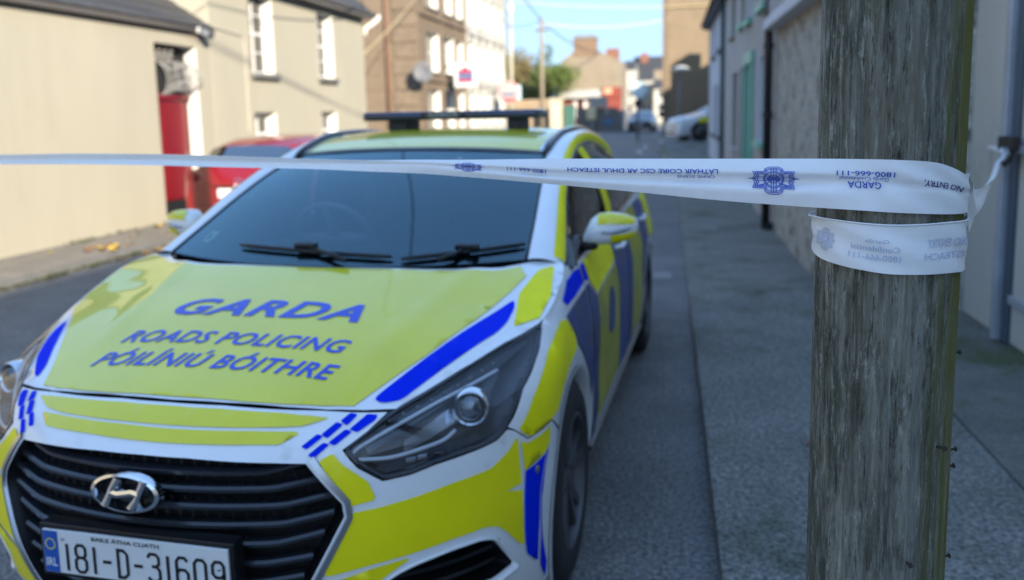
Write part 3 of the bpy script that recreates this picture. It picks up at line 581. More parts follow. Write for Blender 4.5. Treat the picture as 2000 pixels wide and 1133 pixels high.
# grille: deep dark recess, slats, bright surround
def recess(poly, depth, F, closed=True):
    mb = MB(); P = densify(poly, .03); A = np.array(P); n = len(P); a = F(A[:, 0], A[:, 1], 0.0); b = F(A[:, 0]*.97, A[:, 1], -depth)
    mb.add(np.concatenate([a, b]), [(i, (i+1) % n, n+(i+1) % n, n+i) for i in range(n)]); return mb
grille = part(skin(gr_full, FAS, .06, off=-.075), 'grille', M_dark)
part(recess(gr_full, .08, FAS), 'grille_surround_wall', M_black, grille)
hexm = MB()
for r in range(5):
    for c in range(-13, 14):
        u, z = c*.036+(.018 if r % 2 else 0), .70-r*.031
        if not inside(np.array([[u, z]]), np.array(gr_full)*[.93, 1])[0] or abs(u) < .0: continue
        pts = [FAS(np.array(u+.0195*math.cos(k*math.pi/3)), np.array(z+.0175*math.sin(k*math.pi/3)), -.05) for k in range(7)]
        hexm.tube(pts, .0022, 4, cap=False)
tag(part(hexm, 'grille_honeycomb', M_black, grille, smooth=False), kind='stuff')
M_slat = mat('grille_slat', (.020, .023, .030), .26, coat=.5)
for z in (.6925, .652, .6105, .5655, .5185, .4705, .422, .376):
    hw = .0
    for uu in np.linspace(0, .55, 111):
        if inside(np.array([[uu, z]]), np.array(gr_full))[0]: hw = uu
    us = np.linspace(-hw+.012, hw-.012, 41); zz = z + .022*np.clip((np.abs(us)/max(hw, .1)-.72)/.28, 0, 1)**1.0*(1 if z > .5 else .6)
    prof = [(-.052, .006), (-.022, .0075), (-.016, .002), (-.018, -.006), (-.052, -.008)]
    P = np.stack([FAS(us, zz+dz, o_) for o_, dz in prof], 0)
    part(MB().grid(P), 'slat', M_slat, grille, angle=40)
def rim(poly, F, w, proud, inset=0.0, closed=True, n_in=0):
    """raised strip along an outline: outer edge at poly, width w towards the centre c"""
    A = np.array(poly); n = len(A); T = np.roll(A, -1, 0)-np.roll(A, 1, 0)
    if not closed: T[0] = A[1]-A[0]; T[-1] = A[-1]-A[-2]
    N = np.stack([-T[:, 1], T[:, 0]], -1); N /= np.linalg.norm(N, axis=1)[:, None]+1e-9
    rows = [F(*(A+N*(inset)).T, -.004), F(*(A+N*(inset+w*.12)).T, proud), F(*(A+N*(inset+w*.8)).T, proud*.9), F(*(A+N*(inset+w)).T, -.02)]
    P = np.stack(rows, 0)
    if closed: P = np.concatenate([P, P[:, :1]], 1)
    return P
edge = densify(GR[4:11], .02)[:-12]
edge = [p for p in edge]
both(MB().grid(rim(densify([(.428,.719),(.5225,.6135),(.528,.5795),(.4655,.4715),(.404,.367),(.364,.311),(.302,.290),(.0,.285)], .02)[:-14], FAS, .021, .007, closed=False)), 'grille_surround', M_satin, [grille, grille], angle=50)
# emblem
emb = part(MB().lathe([(0, 0), (.04, .0)], n=8), 'emblem', M_chrome); emb.data.clear_geometry()
def ell(a, b, n=40): return [(a*math.cos(2*math.pi*k/n), b*math.sin(2*math.pi*k/n)) for k in range(n)]
eb = MB(); o_, i_ = ell(.097, .0505), ell(.081, .0405); n = 40; y0, y1 = .012, -.010; cz = .6525; cx = -.013
V = [(cx+x, y0, cz+z) for x, z in o_]+[(cx+x*.985, y1+.003, cz+z*.97) for x, z in o_]+[(cx+x*1.05, y1, cz+z*1.06) for x, z in i_]+[(cx+x, y0, cz+z) for x, z in i_]
eb.add(V, [(r*n+k, r*n+(k+1) % n, (r+1)*n+(k+1) % n, (r+1)*n+k) for r in range(3) for k in range(n)])
def bar(pts, w):    # slanting stroke with a ridge
    P = np.array(pts, float); R_ = []
    for sgn, yy in ((1, y0), (.72, y1), (0, y1-.003), (-.72, y1), (-1, y0)):
        R_.append([(cx+x+1.35*sgn*w_*nx_, yy, cz+z+1.35*sgn*w_*nz_) for (x, z, w_, nx_, nz_) in P])
    return MB().grid(np.array(R_))
L1 = [(-.058,-.036,.011,-.95,.3),(-.046,-.014,.0085,-.95,.3),(-.032,.014,.0075,-.95,.3),(-.014,.038,.011,-.95,.3)]
L2 = [(.014,-.038,.011,-.95,.3),(.032,-.014,.0075,-.95,.3),(.046,.014,.0085,-.95,.3),(.058,.036,.011,-.95,.3)]
L3 = [(-.040,.001,.011,-.2,1),(-.02,-.004,.0085,-.1,1),(0,0,.008,.25,1),(.02,.004,.0085,-.1,1),(.040,-.001,.011,-.2,1)]
for l in (L1, L2, L3): q = bar(l, 1); eb.add(q.v, q.f)
q = MB(); part(eb, 'emblem_badge', M_chrome, emb, angle=35)
part(MB().grid(np.array([[(cx+x*s, .02, cz+z*s) for x, z in o_+[o_[0]]] for s in (0, .5, .9)])), 'emblem_backing', M_black, emb)
# number plate
PX, PZ0, PZ1, PY = .26, .428, .540, -.012
plate = part(MB().box((-PX, PY, PZ0), (PX, PY+.012, PZ1)), 'number_plate', M_plate, smooth=False, bevel=.002)
part(MB().box((-PX-.012, PY+.006, PZ0-.012), (PX+.012, PY+.05, PZ1+.013)), 'plate_holder', M_black, plate, smooth=False, bevel=.004)
part(MB().grid(np.array([[(-PX+.0025, PY-.0012, z), (-PX+.045, PY-.0012, z)] for z in (PZ0+.002, PZ1-.002)])), 'plate_band', M_plateblue, plate, smooth=False)
F_plate = lambda x, z, off=0: np.stack([x, np.full_like(x, PY-off), z], -1)
st = MB()
for k in range(12):
    a = 2*math.pi*k/12; c = np.array((-PX+.0235+.0135*math.cos(a), PY-.002, PZ1-.036+.0135*math.sin(a))); st.add([c+.0026*np.array((math.cos(b), 0, math.sin(b))) for b in np.arange(5)*2*math.pi/5], [(4,3,2,1,0)])
part(st, 'plate_stars', M_yel_side, plate, smooth=False)
text_on('IRL', [(-PX+.008,PZ0+.018),(-PX+.040,PZ0+.018),(-PX+.040,PZ0+.040),(-PX+.008,PZ0+.040)], F_plate, M_plate, 'plate_lettering', plate, (2,1), .02)
text_on('BAILE ÁTHA CLIATH', [(-.115,PZ1-.0165),(.075,PZ1-.0165),(.075,PZ1-.0035),(-.115,PZ1-.0035)], F_plate, M_ink, 'plate_lettering', plate, (2,1), .015)
GL = {'1': [[(.5,0),(.5,1)]], '-': [[(.1,.5),(.9,.5)]], 'D': [[(.08,0),(.62,0),(.92,.14),(.92,.86),(.62,1),(.08,1)],[(.2,0),(.2,1)]],
      '8': [[(.3,.54),(.12,.65),(.12,.88),(.3,1),(.7,1),(.88,.88),(.88,.65),(.7,.54),(.3,.54),(.08,.42),(.08,.13),(.3,0),(.7,0),(.92,.13),(.92,.42),(.7,.54)]],
      '3': [[(.06,.86),(.25,1),(.7,1),(.9,.88),(.9,.66),(.7,.55),(.35,.55)],[(.7,.55),(.94,.42),(.94,.14),(.72,0),(.25,0),(.04,.14)]],
      '6': [[(.9,.88),(.7,1),(.3,1),(.08,.86),(.08,.14),(.3,0),(.7,0),(.92,.14),(.92,.44),(.7,.56),(.3,.56),(.08,.44)]],
      '0': [[(.3,0),(.7,0),(.92,.14),(.92,.86),(.7,1),(.3,1),(.08,.86),(.08,.14),(.3,0)]],
      '9': [[(.1,.12),(.3,0),(.7,0),(.92,.14),(.92,.86),(.7,1),(.3,1),(.08,.86),(.08,.56),(.3,.44),(.7,.44),(.92,.56)]]}
chars = MB(); xx = -.198; hgt = .070; zb_ = PZ0+.010
for ch in '181-D-31609':
    w = {'1': .018, '-': .030}.get(ch, .036)
    for stroke in GL[ch]: chars.ribbon([(xx+p*w, PY-.0016-.0001*(len(chars.f) % 5), zb_+q_*hgt) for p, q_ in stroke], .0085, (0, -1, 0))
    xx += w+{'1': .012, '-': .010}.get(ch, .0125)
part(chars, 'plate_digits', M_ink, plate, smooth=False)
sc_ = MB()
for sx in (-.20, .235): sc_.lathe([(0, -.002), (.004, -.002), (.005, .001)], (sx, PY-.001, PZ1-.020 if sx < 0 else PZ0+.062), 'y', 8)
part(sc_, 'plate_screw', M_satin, plate)
# fog openings
for s in (0, 1):
    fg = part(skin(FOG, FAS, .05, off=-.10), 'fog_recess', M_black, mirror=bool(s))
    part(recess(FOG, .105, FAS), 'fog_recess_wall', M_black, fg, mirror=bool(s))
    part(MB().grid(rim(rounded([(a, b) for a, b in FOG], .02), FAS, -.010, .004, inset=0)), 'fog_surround', M_white, fg, mirror=bool(s))
    sl = MB()
    for z in (.33, .375, .415):
        us = np.linspace(.60, 1.02, 20); sl.grid(np.stack([FAS(us, us*0+z+dz, o_) for o_, dz in ((-.09, .006), (-.05, .006), (-.05, -.006), (-.09, -.006))], 0))
    part(sl, 'fog_slats', M_black, fg, mirror=bool(s), smooth=False)
# --- hood
hf = [(0,.1835),(.15,.1895),(.307,.2055),(.41,.2265),(.5,.256),(.572,.2885)]
he = [(float(hood_xe(y))-.004, y) for y in (.36,.42,.478,.56,.642,.72,.807,.87,.93,1.0,1.08,1.15,1.21)]
hr = [(.80,1.27),(.745,1.235),(.70,1.168),(.64,1.105),(.55,1.062),(.4,1.03),(.2,1.012)]
hh = hf+he+hr
hood = part(skin(hh+[(0,1.006)]+[(-a, b) for a, b in hh[::-1] if a > 0], HOOD, .035), 'hood', M_white)
ye = [(0,.193),(.2,.198),(.3,.2105),(.4,.233),(.4712,.2569),(.5203,.3737),(.578,.5079),(.6551,.7372),(.712,.9474),(.735,1.06),(.70,1.13),(.64,1.075),(.55,1.04),(.4,1.012),(.2,.995)]
yl = [(-.20,.995),(-.4,1.012),(-.55,1.04),(-.64,1.075),(-.70,1.13),(-.795,1.20),(-.838,1.12),(-.843,1.0),(-.835,.87),(-.80,.765),(-.752,.70),(-.715,.655),(-.667,.58),(-.60,.475),(-.535,.375),(-.4712,.2569),(-.4,.233),(-.3,.2105),(-.2,.198)]
part(skin(ye+[(0,.99)]+yl, HOOD, .03, off=.003), 'yellow_panel', M_yel, hood)
H2 = rounded([(.5092,.2949),(.516,.3199),(.7219,.8718),(.7335,.8923),(.7449,.8569),(.7447,.7582),(.7316,.6875),(.5753,.3173),(.535,.2907)], .02)
H3 = [(.7399,.9383),(.765,1.12),(.80,1.1768),(.812,1.15),(.838,.9657),(.829,.8318),(.7686,.744)]
part(skin(H2, HOOD, .03, off=.003), 'blue_band', M_blue, hood); part(skin(H3, HOOD, .03, off=.003), 'yellow_corner_panel', M_yel_side, hood)
part(skin(rounded([(-.562,.322),(-.535,.304),(-.555,.36),(-.615,.457),(-.675,.561),(-.722,.640),(-.722,.60),(-.70,.53),(-.645,.425)], .012), HOOD, .03, off=.003), 'blue_band', M_blue, hood)
text_on('GARDA', [(-.313,.612),(.325,.612),(.325,.724),(-.313,.724)], HOOD, M_letter, 'lettering', hood, (14,4), .030, .28, .0052, spacing=1.12)
text_on('ROADS POLICING', [(-.365,.445),(.356,.445),(.356,.515),(-.365,.515)], HOOD, M_letter, 'lettering', hood, (18,3), .0195, .25, .0052, spacing=1.06)
text_on('PÓILÍNIÚ BÓITHRE', [(-.371,.322),(.375,.322),(.375,.4105),(-.371,.4105)], HOOD, M_letter, 'lettering', hood, (18,3), .0195, .25, .0052, spacing=1.06)
# nose markings
part(skin(rounded([(-.4598,.7982),(-.3931,.7854),(-.3246,.7836),(-.0909,.7871),(.0667,.7869),(.2548,.7858),(.3848,.7856),(.4445,.7965),(.40,.8012),(.307,.8085),(.15,.8145),(0,.816),(-.15,.8145),(-.30,.8085),(-.3902,.8039)], .006), FAS, .025, off=.0032), 'yellow_stripe', M_yel, bumper)
part(skin(rounded([(-.3929,.776),(-.3471,.7552),(-.1785,.7585),(.0424,.7570),(.2733,.7565),(.3433,.7547),(.3854,.7729),(.3728,.7768),(.2587,.7802),(.0721,.7811),(-.0852,.7823),(-.3165,.7789)], .006), FAS, .025, off=.0032), 'yellow_stripe', M_yel, bumper)
DASH = [[(.4273,.7333),(.4531,.7522),(.4688,.7484),(.4428,.7278)],[(.4702,.754),(.4993,.7732),(.5164,.768),(.4867,.7487)],[(.5147,.775),(.5437,.7957),(.5692,.7927),(.5691,.7861),(.5364,.7695)],
        [(.4043,.7503),(.4309,.7687),(.4455,.7639),(.4185,.7454)],[(.4446,.7694),(.4684,.7869),(.4859,.7821),(.462,.763)],[(.4805,.7902),(.4957,.801),(.515,.7974),(.4999,.7826)]]
B1 = [(.4544,.7188),(.487,.7327),(.5114,.709),(.5837,.6588),(.6031,.6197),(.5989,.6126),(.5411,.6053),(.5309,.6173)]
B2 = [(.543,.5887),(.6052,.5921),(.7246,.6042),(.8226,.6152),(.9659,.6223),(1.0339,.6478),(1.0749,.6756),(1.0831,.6716),(1.1061,.5477),(1.0312,.5446),(1.1106,.5269),(1.112,.3713),(1.0894,.3751),(1.033,.4323),(.992,.4615),(.9406,.4731),(.822,.472),(.7141,.4631),(.5908,.4532),(.4797,.4387),(.4702,.4452),(.5103,.5186)]
B3 = [(.4641,.4162),(.5902,.4429),(.6854,.4525),(.695,.4486),(.66,.433),(.55,.375),(.54,.30),(.42,.30),(.40,.33)]
B4 = [(1.1003,.6592),(1.1406,.6465),(1.2132,.6477),(1.31,.650),(1.30,.61),(1.2739,.5925),(1.1235,.5756)]
B5 = [(1.1253,.5729),(1.1921,.5763),(1.262,.585),(1.222,.5),(1.212,.4159),(1.1783,.2864),(1.1676,.2872),(1.1214,.3297),(1.1185,.3664)]
B6 = [(1.272,.585),(1.295,.60),(1.262,.55),(1.235,.47),(1.226,.40),(1.226,.33),(1.232,.25),(1.20,.2),(1.19,.26),(1.217,.36),(1.222,.4159),(1.232,.5)]
for s in (0, 1):
    mm = bool(s)
    for d in DASH: cd_ = np.mean(d, 0); part(skin(rounded([cd_+(np.array(p_)-cd_)*np.array((1.16, 1.16)) for p_ in d], .005), FAS, .02, off=.0032), 'blue_dash', M_blue, bumper, mirror=mm)
    part(skin(rounded(B1, .008), FAS, .025, off=.0032), 'yellow_panel', M_yel_front, bumper, mirror=mm)
    part(skin(rounded(B2, .008), FAS, .025, off=.0032), 'yellow_panel', M_yel_front, bumper, mirror=mm)
    part(skin(rounded(B3, .005), FAS, .025, off=.0032, holes=[]), 'yellow_panel', M_yel_front, bumper, mirror=mm)
    part(skin(B4, FAS, .025, off=.0032), 'yellow_panel', M_yel_side, bumper, mirror=mm)
    part(skin(rounded(B5, .006), FAS, .025, off=.0032), 'blue_panel', M_blue, bumper, mirror=mm)
    part(skin(B6, FAS, .02, off=.0032), 'blue_panel', M_blue, bumper, mirror=mm)
    ps = MB(); c = FAS(np.array(1.2), np.array(.557), .0); nn = FAS(np.array(1.2), np.array(.557), .004)-c; ps.lathe([(0, .004), (.011, .004), (.013, 0), (.013, -.01)], (0, 0, 0), 'x', 14)
    vv = np.array(ps.v); ax = nn/np.linalg.norm(nn); b1 = np.cross((0, 0, 1), ax); ps.v = [tuple(c+ax*p[0]+b1*p[1]+np.array((0, 0, 1))*p[2]) for p in vv]
    part(ps, 'parking_sensor', M_satin, bumper, mirror=mm)
# --- headlights
def FASo(o0): return lambda u, z, off=0.0: FAS(u, z, o0+off)
HLn = [(a+(.004 if a < .7 else 0), b) for a, b in HL]
for s in (0, 1):
    mm = bool(s)
    hl = part(skin(rounded(HLn, .012), FAS, .03, off=-.001), 'headlight', M_lens, mirror=mm)
    part(skin(rounded(HLn, .012), FAS, .04, off=-.085), 'lamp_back', M_lampdark, hl, mirror=mm)
    part(recess(HLn, .088, FAS), 'lamp_wall', M_lampdark, hl, mirror=mm)
    part(MB().grid(rim(rounded(HLn, .012)[::-1], FAS, .011, .0015, inset=-.004)), 'lamp_rim', M_gloss_black, hl, mirror=mm)
    # upper inner shelf with the row of small diodes
    sh = [(.556,.745),(.62,.785),(.70,.812),(.80,.842),(.93,.872),(1.06,.885),(1.07,.862),(.985,.838),(.87,.812),(.76,.778),(.655,.74),(.585,.713)]
    part(skin(sh, FASo(-.030), .03), 'upper_shelf', M_gloss_black, hl, mirror=mm)
    dm = MB()
    for k in range(9):
        t = k/8; p = FAS(np.array(.62+.30*t), np.array(.775+.068*t), -.024); dm.obox(p, (.004, 0, 0), (0, .002, 0), (0, 0, .004))
    part(dm, 'diode_row', M_lampgrey, hl, mirror=mm, smooth=False)
    path = [(.945,.830),(.827,.8095),(.768,.7982),(.710,.7835),(.6415,.7626),(.577,.7402),(.546,.7261),(.539,.716),(.549,.706),(.577,.7035),(.640,.6997),(.7356,.7076),(.8076,.7175),(.842,.733)]
    A = np.array(interp([(a, b, 0) for a, b in path], 60))[:, :2]
    gd = MB(); gd.tube(FAS(A[:, 0], A[:, 1], -.020), .0052, 8); part(gd, 'light_guide', M_drl, hl, mirror=mm)
    pc = FAS(np.array(.895), np.array(.768), -.035); ax = np.array((.25, -.96, .12)); ax /= np.linalg.norm(ax); b1 = np.cross((0, 0, 1), ax); b1 /= np.linalg.norm(b1); b2 = np.cross(ax, b1)
    def turned(prof, c=pc, n=28):
        m_ = MB(); m_.lathe(prof, (0, 0, 0), 'z', n); m_.v = [tuple(c+b1*p[0]+b2*p[1]+ax*p[2]) for p in m_.v]; return m_
    part(turned([(.036, .012), (.030, .022), (.018, .030), (0, .033)]), 'projector_lens', glass('projector_glass', (.55, .6, .65), 0, .10, .9) if s == 0 else bpy.data.materials['projector_glass'], hl, mirror=mm)
    part(turned([(.034, -.02), (.034, .010), (0, .010)]), 'projector_body', M_lampgrey, hl, mirror=mm)
    part(turned([(.037, -.01), (.039, .018), (.044, .022), (.049, .016), (.052, -.02)]), 'projector_ring', M_chrome, hl, mirror=mm, angle=40)
    part(skin([(.70,.715),(.80,.752),(.87,.775),(.875,.735),(.80,.712),(.70,.688)], FASo(-.07), .03), 'reflector_bowl', M_lampgrey, hl, mirror=mm)
    ind = MB()
    for uu in (.71, .745, .80): ind.obox(FAS(np.array(uu), np.array(.682+.02*(uu-.7)), -.03), (.010, .006, 0), (0, .004, 0), (0, 0, .005))
    part(ind, 'indicator_bulb', M_chrome, hl, mirror=mm, smooth=False)
# --- fenders and doors (side skin: y, z)
def hy(u, z): p = FAS(np.array(u), np.array(z)); return (float(p[1]), z)
belt = hermite([1.26, 1.8, 2.5, 3.3, 4.1, 4.7], [.985, .995, 1.005, 1.02, 1.035, 1.045])
def arc(cy, a0, a1, n=16, r=ARC_R): return [(cy+r*math.cos(math.radians(a0+(a1-a0)*k/n)), ARC_Z+r*math.sin(math.radians(a0+(a1-a0)*k/n))) for k in range(n+1)]
fe_top = [(float(y), float(hood_ze(y))-.001) for y in (1.21, 1.15, 1.08, 1.0, .93, .87)]
lampedge = [hy(1.0917+.004,.8984), hy(1.1113+.004,.8434), hy(1.0784+.004,.7835), hy(1.0352,.7108)]
seamline = [hy(1.0638,.7001), hy(1.0963,.6837), hy(1.1401,.6597), hy(1.2442,.6614), hy(1.33,.664)]
fend_poly = [(1.40,.20),(1.40,.5),(1.40,.80),(1.40,.975),(1.30,.99)]+fe_top+lampedge+seamline+arc(ARC_Y, 133, -21)+[(1.35,.20)]
fpoly_d1 = [(1.407,.255),(2.56,.255),(2.58,.6),(2.58,float(belt(2.58))-.002)]+[(y, float(belt(y))-.002) for y in (2.2, 1.8, 1.5, 1.407)]
def arch_r(a0, a1): return arc(REAR_Y, a0, a1)
d2 = [(2.587,.255),(3.30,.255)]+[p for p in arch_r(192, 120, 10)] if False else None
fpoly_d2 = [(2.587,.255),(3.36,.255)]+arc(REAR_Y, 185, 118, 8)+[(3.62,.80),(3.66,float(belt(3.66))-.002)]+[(y, float(belt(y))-.002) for y in (3.3, 2.9, 2.587)]
fpoly_q = arc(REAR_Y, 115, -20, 14)+[(4.2,.2),(4.72,.24),(4.74,.6),(4.72,.98),(4.70,float(belt(4.7))-.002)]+[(y, float(belt(y))-.002) for y in (4.4, 4.0, 3.672)]+[(3.63,.80)]
fpoly_s = [(1.36,.165),(3.36,.165),(3.36,.248),(1.36,.248)]
MK = dict(
  fender=[('yellow_panel', M_yel_side, [(.477,.6975),(.4948,.7096),(.56,.757),(.6378,.7968),(.735,.842),(.8306,.868),(.93,.885),(1.0,.868),(1.051,.8025),(1.045,.765),(.9143,.7483),(.80,.715),(.70,.672),(.5181,.6607),(.4836,.6808)]),
          ('blue_panel', M_blue, [(1.03,.925),(1.15,.968),(1.29,.975),(1.385,.968),(1.385,.915),(1.2,.905),(1.0522,.905)]),
          ('blue_panel', M_dirt_blue, [(1.0059,.8794),(1.0888,.8829),(1.39,.892),(1.39,.55),(1.33,.50),(1.30,.60),(1.2,.69),(1.0853,.7669),(1.052,.8301)])],
  front_door=[('blue_panel', M_blue, [(1.415,.915),(1.485,.905),(1.47,.975),(1.415,.972)]),
          ('yellow_panel', M_yel_side, [(1.50,.9065),(1.495,.978),(2.12,.98),(2.17,.9127),(2.17,.865),(1.59,.835)]),
          ('blue_panel', M_dirt_blue, [(1.415,.895),(1.48,.893),(1.575,.825),(1.53,.70),(1.50,.56),(1.50,.30),(1.415,.30)]),
          ('yellow_panel', M_dirt_yel, [(1.585,.825),(2.15,.85),(2.17,.76),(2.17,.36),(1.53,.34),(1.515,.56),(1.545,.70)]),
          ('blue_panel', M_dirt_blue, [(2.18,.98),(2.57,.99),(2.57,.34),(2.18,.34)]),
          ('door_crest', M_dirt_blue, rounded([(1.80,.62),(1.86,.60),(1.97,.60),(2.0,.66),(2.0,.74),(1.96,.79),(1.88,.79),(1.82,.75)], .03))],
  rear_door=[('blue_panel', M_dirt_blue, [(2.60,.99),(2.74,.995),(2.74,.34),(2.60,.34)]), ('yellow_panel', M_dirt_yel, [(2.75,.995),(3.25,1.0),(3.25,.45),(3.2,.34),(2.75,.34)]), ('blue_panel', M_dirt_blue, [(3.26,1.0),(3.62,1.0),(3.60,.80),(3.45,.68),(3.36,.52),(3.26,.50)])],
  rear_quarter=[('yellow_panel', M_yel_side, [(3.70,1.0),(4.2,1.01),(4.2,.62),(4.05,.70),(3.9,.745),(3.68,.75)]), ('blue_panel', M_blue, [(4.21,1.01),(4.66,1.02),(4.68,.6),(4.66,.4),(4.21,.4)])])
PANELS = {}
for s in (0, 1):
    mm = bool(s)
    for nm, poly in (('fender', fend_poly), ('front_door', fpoly_d1), ('rear_door', fpoly_d2), ('rear_quarter', fpoly_q), ('sill', fpoly_s)):
        p = part(skin(poly, SIDE, .035), nm, M_white if nm != 'sill' else M_black, mirror=mm); PANELS[nm, s] = p
        for n2, m2, pl in MK.get(nm, []): part(skin(pl, SIDE, .035, off=.004 if n2 != 'door_crest' else .006), n2, m2, p, mirror=mm)
    tr = MB(); ys = np.linspace(1.42, 3.34, 20); tr.grid(np.stack([SIDE(ys, ys*0+z, o_) for z, o_ in ((.275, .002), (.272, .012), (.258, .012), (.252, .0))], 0)); part(tr, 'sill_trim', M_satin, PANELS['sill', s], mirror=mm)
    # door handles
    for dn, yy in (('front_door', 2.36), ('rear_door', 3.40)):
        c = SIDE(np.array(yy), np.array(.905)); hb = MB().tube([c+(.0, -.11, 0), c+(.032, -.08, .002), c+(.036, 0, .004), c+(.032, .06, .004), c+(.0, .085, .004)], [.010, .012, .013, .012, .010], 8); part(hb, 'door_handle', M_white, PANELS[dn, s], mirror=mm)
    # arch lips and liners
    for cy, nm in ((ARC_Y, 'fender'), (REAR_Y, 'rear_quarter')):
        pts = arc(cy, -20, 200, 30) if cy == REAR_Y else arc(cy, -20, 215, 30); A = np.array(pts); B = np.array(arc(cy, -20, 200 if cy == REAR_Y else 215, 30, ARC_R-.014))
        lip = MB().grid(np.stack([SIDE(A[:, 0], A[:, 1], .003), SIDE(B[:, 0], B[:, 1], .005), SIDE(B[:, 0], B[:, 1], -.05)], 0)); part(lip, 'arch_lip', M_white if cy == ARC_Y else M_white, PANELS[nm, s], mirror=mm)
        ln = MB(); C_ = np.array(arc(cy, -25, 205, 24, ARC_R+.005)); ln.grid(np.stack([np.stack([C_[:, 0]*0+x, C_[:, 0], C_[:, 1]], -1) for x in (.86, .60)], 0)); ln.grid(np.stack([np.stack([C_[:, 0]*0+.60, cy+(C_[:, 0]-cy)*k, ARC_Z+(C_[:, 1]-ARC_Z)*k], -1) for k in (1, .01)], 0))
        part(ln, 'arch_liner', M_dark, PANELS[nm, s], mirror=mm)
# --- windscreen, roof, pillars
wc = interp([(0,1.0,1.024),(0,1.24,1.125),(0,1.48,1.222),(0,1.72,1.308),(0,1.95,1.378)], 25); we = interp([(.705,1.19,1.03),(.684,1.40,1.118),(.660,1.61,1.206),(.634,1.82,1.285),(.605,2.03,1.352)], 25)
def WS(u, v, off=0.0):
    u = np.asarray(u, float); v = np.asarray(v, float); k = v*24; tt = np.arange(25)
    C = np.stack([np.interp(k, tt, wc[:, i]) for i in range(3)], -1); E = np.stack([np.interp(k, tt, we[:, i]) for i in range(3)], -1)
    a = np.abs(u)[..., None]; P = C+(E-C)*a**2.2; P[..., 0] = E[..., 0]*u
    return P+off*np.array([0, -.36, .93])
us = np.linspace(-1, 1, 41); vs = np.linspace(0, 1, 17); UU, VV = np.meshgrid(us, vs)
ws = part(MB().grid(WS(UU, VV)), 'windscreen', M_ws)
fr = [(-1,0),(1,0),(1,1),(-1,1)]; hole = rounded([(-.90,.105),(0,.085),(.90,.105),(.945,.9),(.0,.945),(-.945,.9)], .10)
M_frit = mat('black_glass_border', (.006, .007, .009), .3)
part(skin(fr, WS, .07, [hole], off=-.004), 'black_border', M_frit, ws)
part(skin([(-.90,.115),(-.82,.115),(-.815,.20),(-.885,.20)], WS, .05, off=-.006), 'parking_disc', mat('disc_paper', (.85, .90, .30), .6), ws)
part(skin([(-.88,.135),(-.84,.135),(-.84,.18),(-.875,.18)], WS, .05, off=-.0055), 'parking_disc_print', mat('disc_print', (.04, .06, .10), .6), ws)
# wipers
for blade, hub, arm in ((((-.53, .095), (-.25, .085), (.05, .066), (.37, .045)), (-.11, .095), ((-.11, .095), (.05, .05), (.16, .008))),
                        (((.42, .03), (.60, .05), (.80, .072), (.985, .095)), (.72, .078), ((.72, .078), (.66, .03), (.60, .004)))):
    wp = part(MB().tube([WS(np.array(u), np.array(v), .020) for u, v in arm], [.007, .008, .009], 6), 'wiper', M_black)
    A = interp([(u, v, 0) for u, v in blade], 14); part(MB().tube(WS(A[:, 0], A[:, 1], .012), [.005]+[.0085]*12+[.005], 6), 'wiper_blade', M_black, wp)
    h = WS(np.array(hub[0]), np.array(hub[1]), .022); part(MB().obox(h, (.044, 0, .0), (0, .012, .005), (0, -.005, .010)), 'wiper_hub', M_black, wp, smooth=False, bevel=.008)
cowl = MB(); xs_ = np.linspace(-.72, .72, 31); cowl.grid(np.stack([np.stack([xs_, np.interp(np.abs(xs_), [0, .4, .55, .64, .72], [1.0, 1.022, 1.05, 1.09, 1.19])+dy, np.interp(np.abs(xs_), [0, .5, .72], [1.0, 1.0, .995])+dz], -1) for dy, dz in ((-.01, .005), (.03, .0), (.12, .02))], 0)); part(cowl, 'cowl_panel', M_black)
C_in = [(.705,1.19,1.03),(.684,1.40,1.118),(.660,1.61,1.206),(.634,1.82,1.285),(.605,2.03,1.352),(.608,2.2,1.398),(.612,2.4,1.430),(.615,2.75,1.438),(.60,3.3,1.405),(.57,3.9,1.335),(.53,4.4,1.235)]
C_out = [(.828,1.27,.985),(.79,1.49,1.087),(.755,1.68,1.190),(.715,2.02,1.315),(.69,2.35,1.375),(.675,2.7,1.383),(.665,3.1,1.352),(.655,3.6,1.285),(.62,4.1,1.19),(.57,4.45,1.10)]
roof_c = [(0,1.955,1.382),(0,2.1,1.418),(0,2.35,1.450),(0,2.62,1.464),(0,3.0,1.460),(0,3.5,1.43),(0,4.0,1.375),(0,4.45,1.29)]
RC = interp(roof_c, 60); CIv = interp(C_in, 400); RE = np.array([CIv[np.argmin(np.abs(CIv[:, 1]-yy))] for yy in np.linspace(2.035, 4.4, 60)])
def ROOF(x, v, off=0.0):
    x = np.asarray(x, float); v = np.asarray(v, float); k = v*59; tt = np.arange(60)
    C = np.stack([np.interp(k, tt, RC[:, i]) for i in range(3)], -1); E = np.stack([np.interp(k, tt, RE[:, i]) for i in range(3)], -1)
    a = np.abs(x)[..., None]; P = C+(E-C)*a**2.4; P[..., 0] = E[..., 0]*x; P[..., 2] += off; return P
UU, VV = np.meshgrid(np.linspace(-1, 1, 31), np.linspace(0, 1, 40))
roof = part(MB().grid(ROOF(UU, VV)), 'roof', M_white)
part(skin([(-.93,.012),(.93,.012),(.93,.9),(-.93,.9)], ROOF, .06, off=.002), 'yellow_panel', M_yel, roof)
part(skin([(-1,.0),(1,.0),(1,.012),(-1,.012)], ROOF, .05, off=.003), 'roof_edge_seal', M_frit, roof)
def cin(n0, n1): return CIv[(CIv[:, 1] >= n0) & (CIv[:, 1] <= n1)][::6]
COv = interp(C_out, 400)
def resamp(P, n): d = np.r_[0, np.cumsum(np.linalg.norm(np.diff(P, axis=0), axis=1))]; s_ = np.linspace(0, d[-1], n); return np.stack([np.interp(s_, d, P[:, k]) for k in range(3)], -1)
nP = 70; CI = resamp(CIv, nP); CO = resamp(COv, nP)
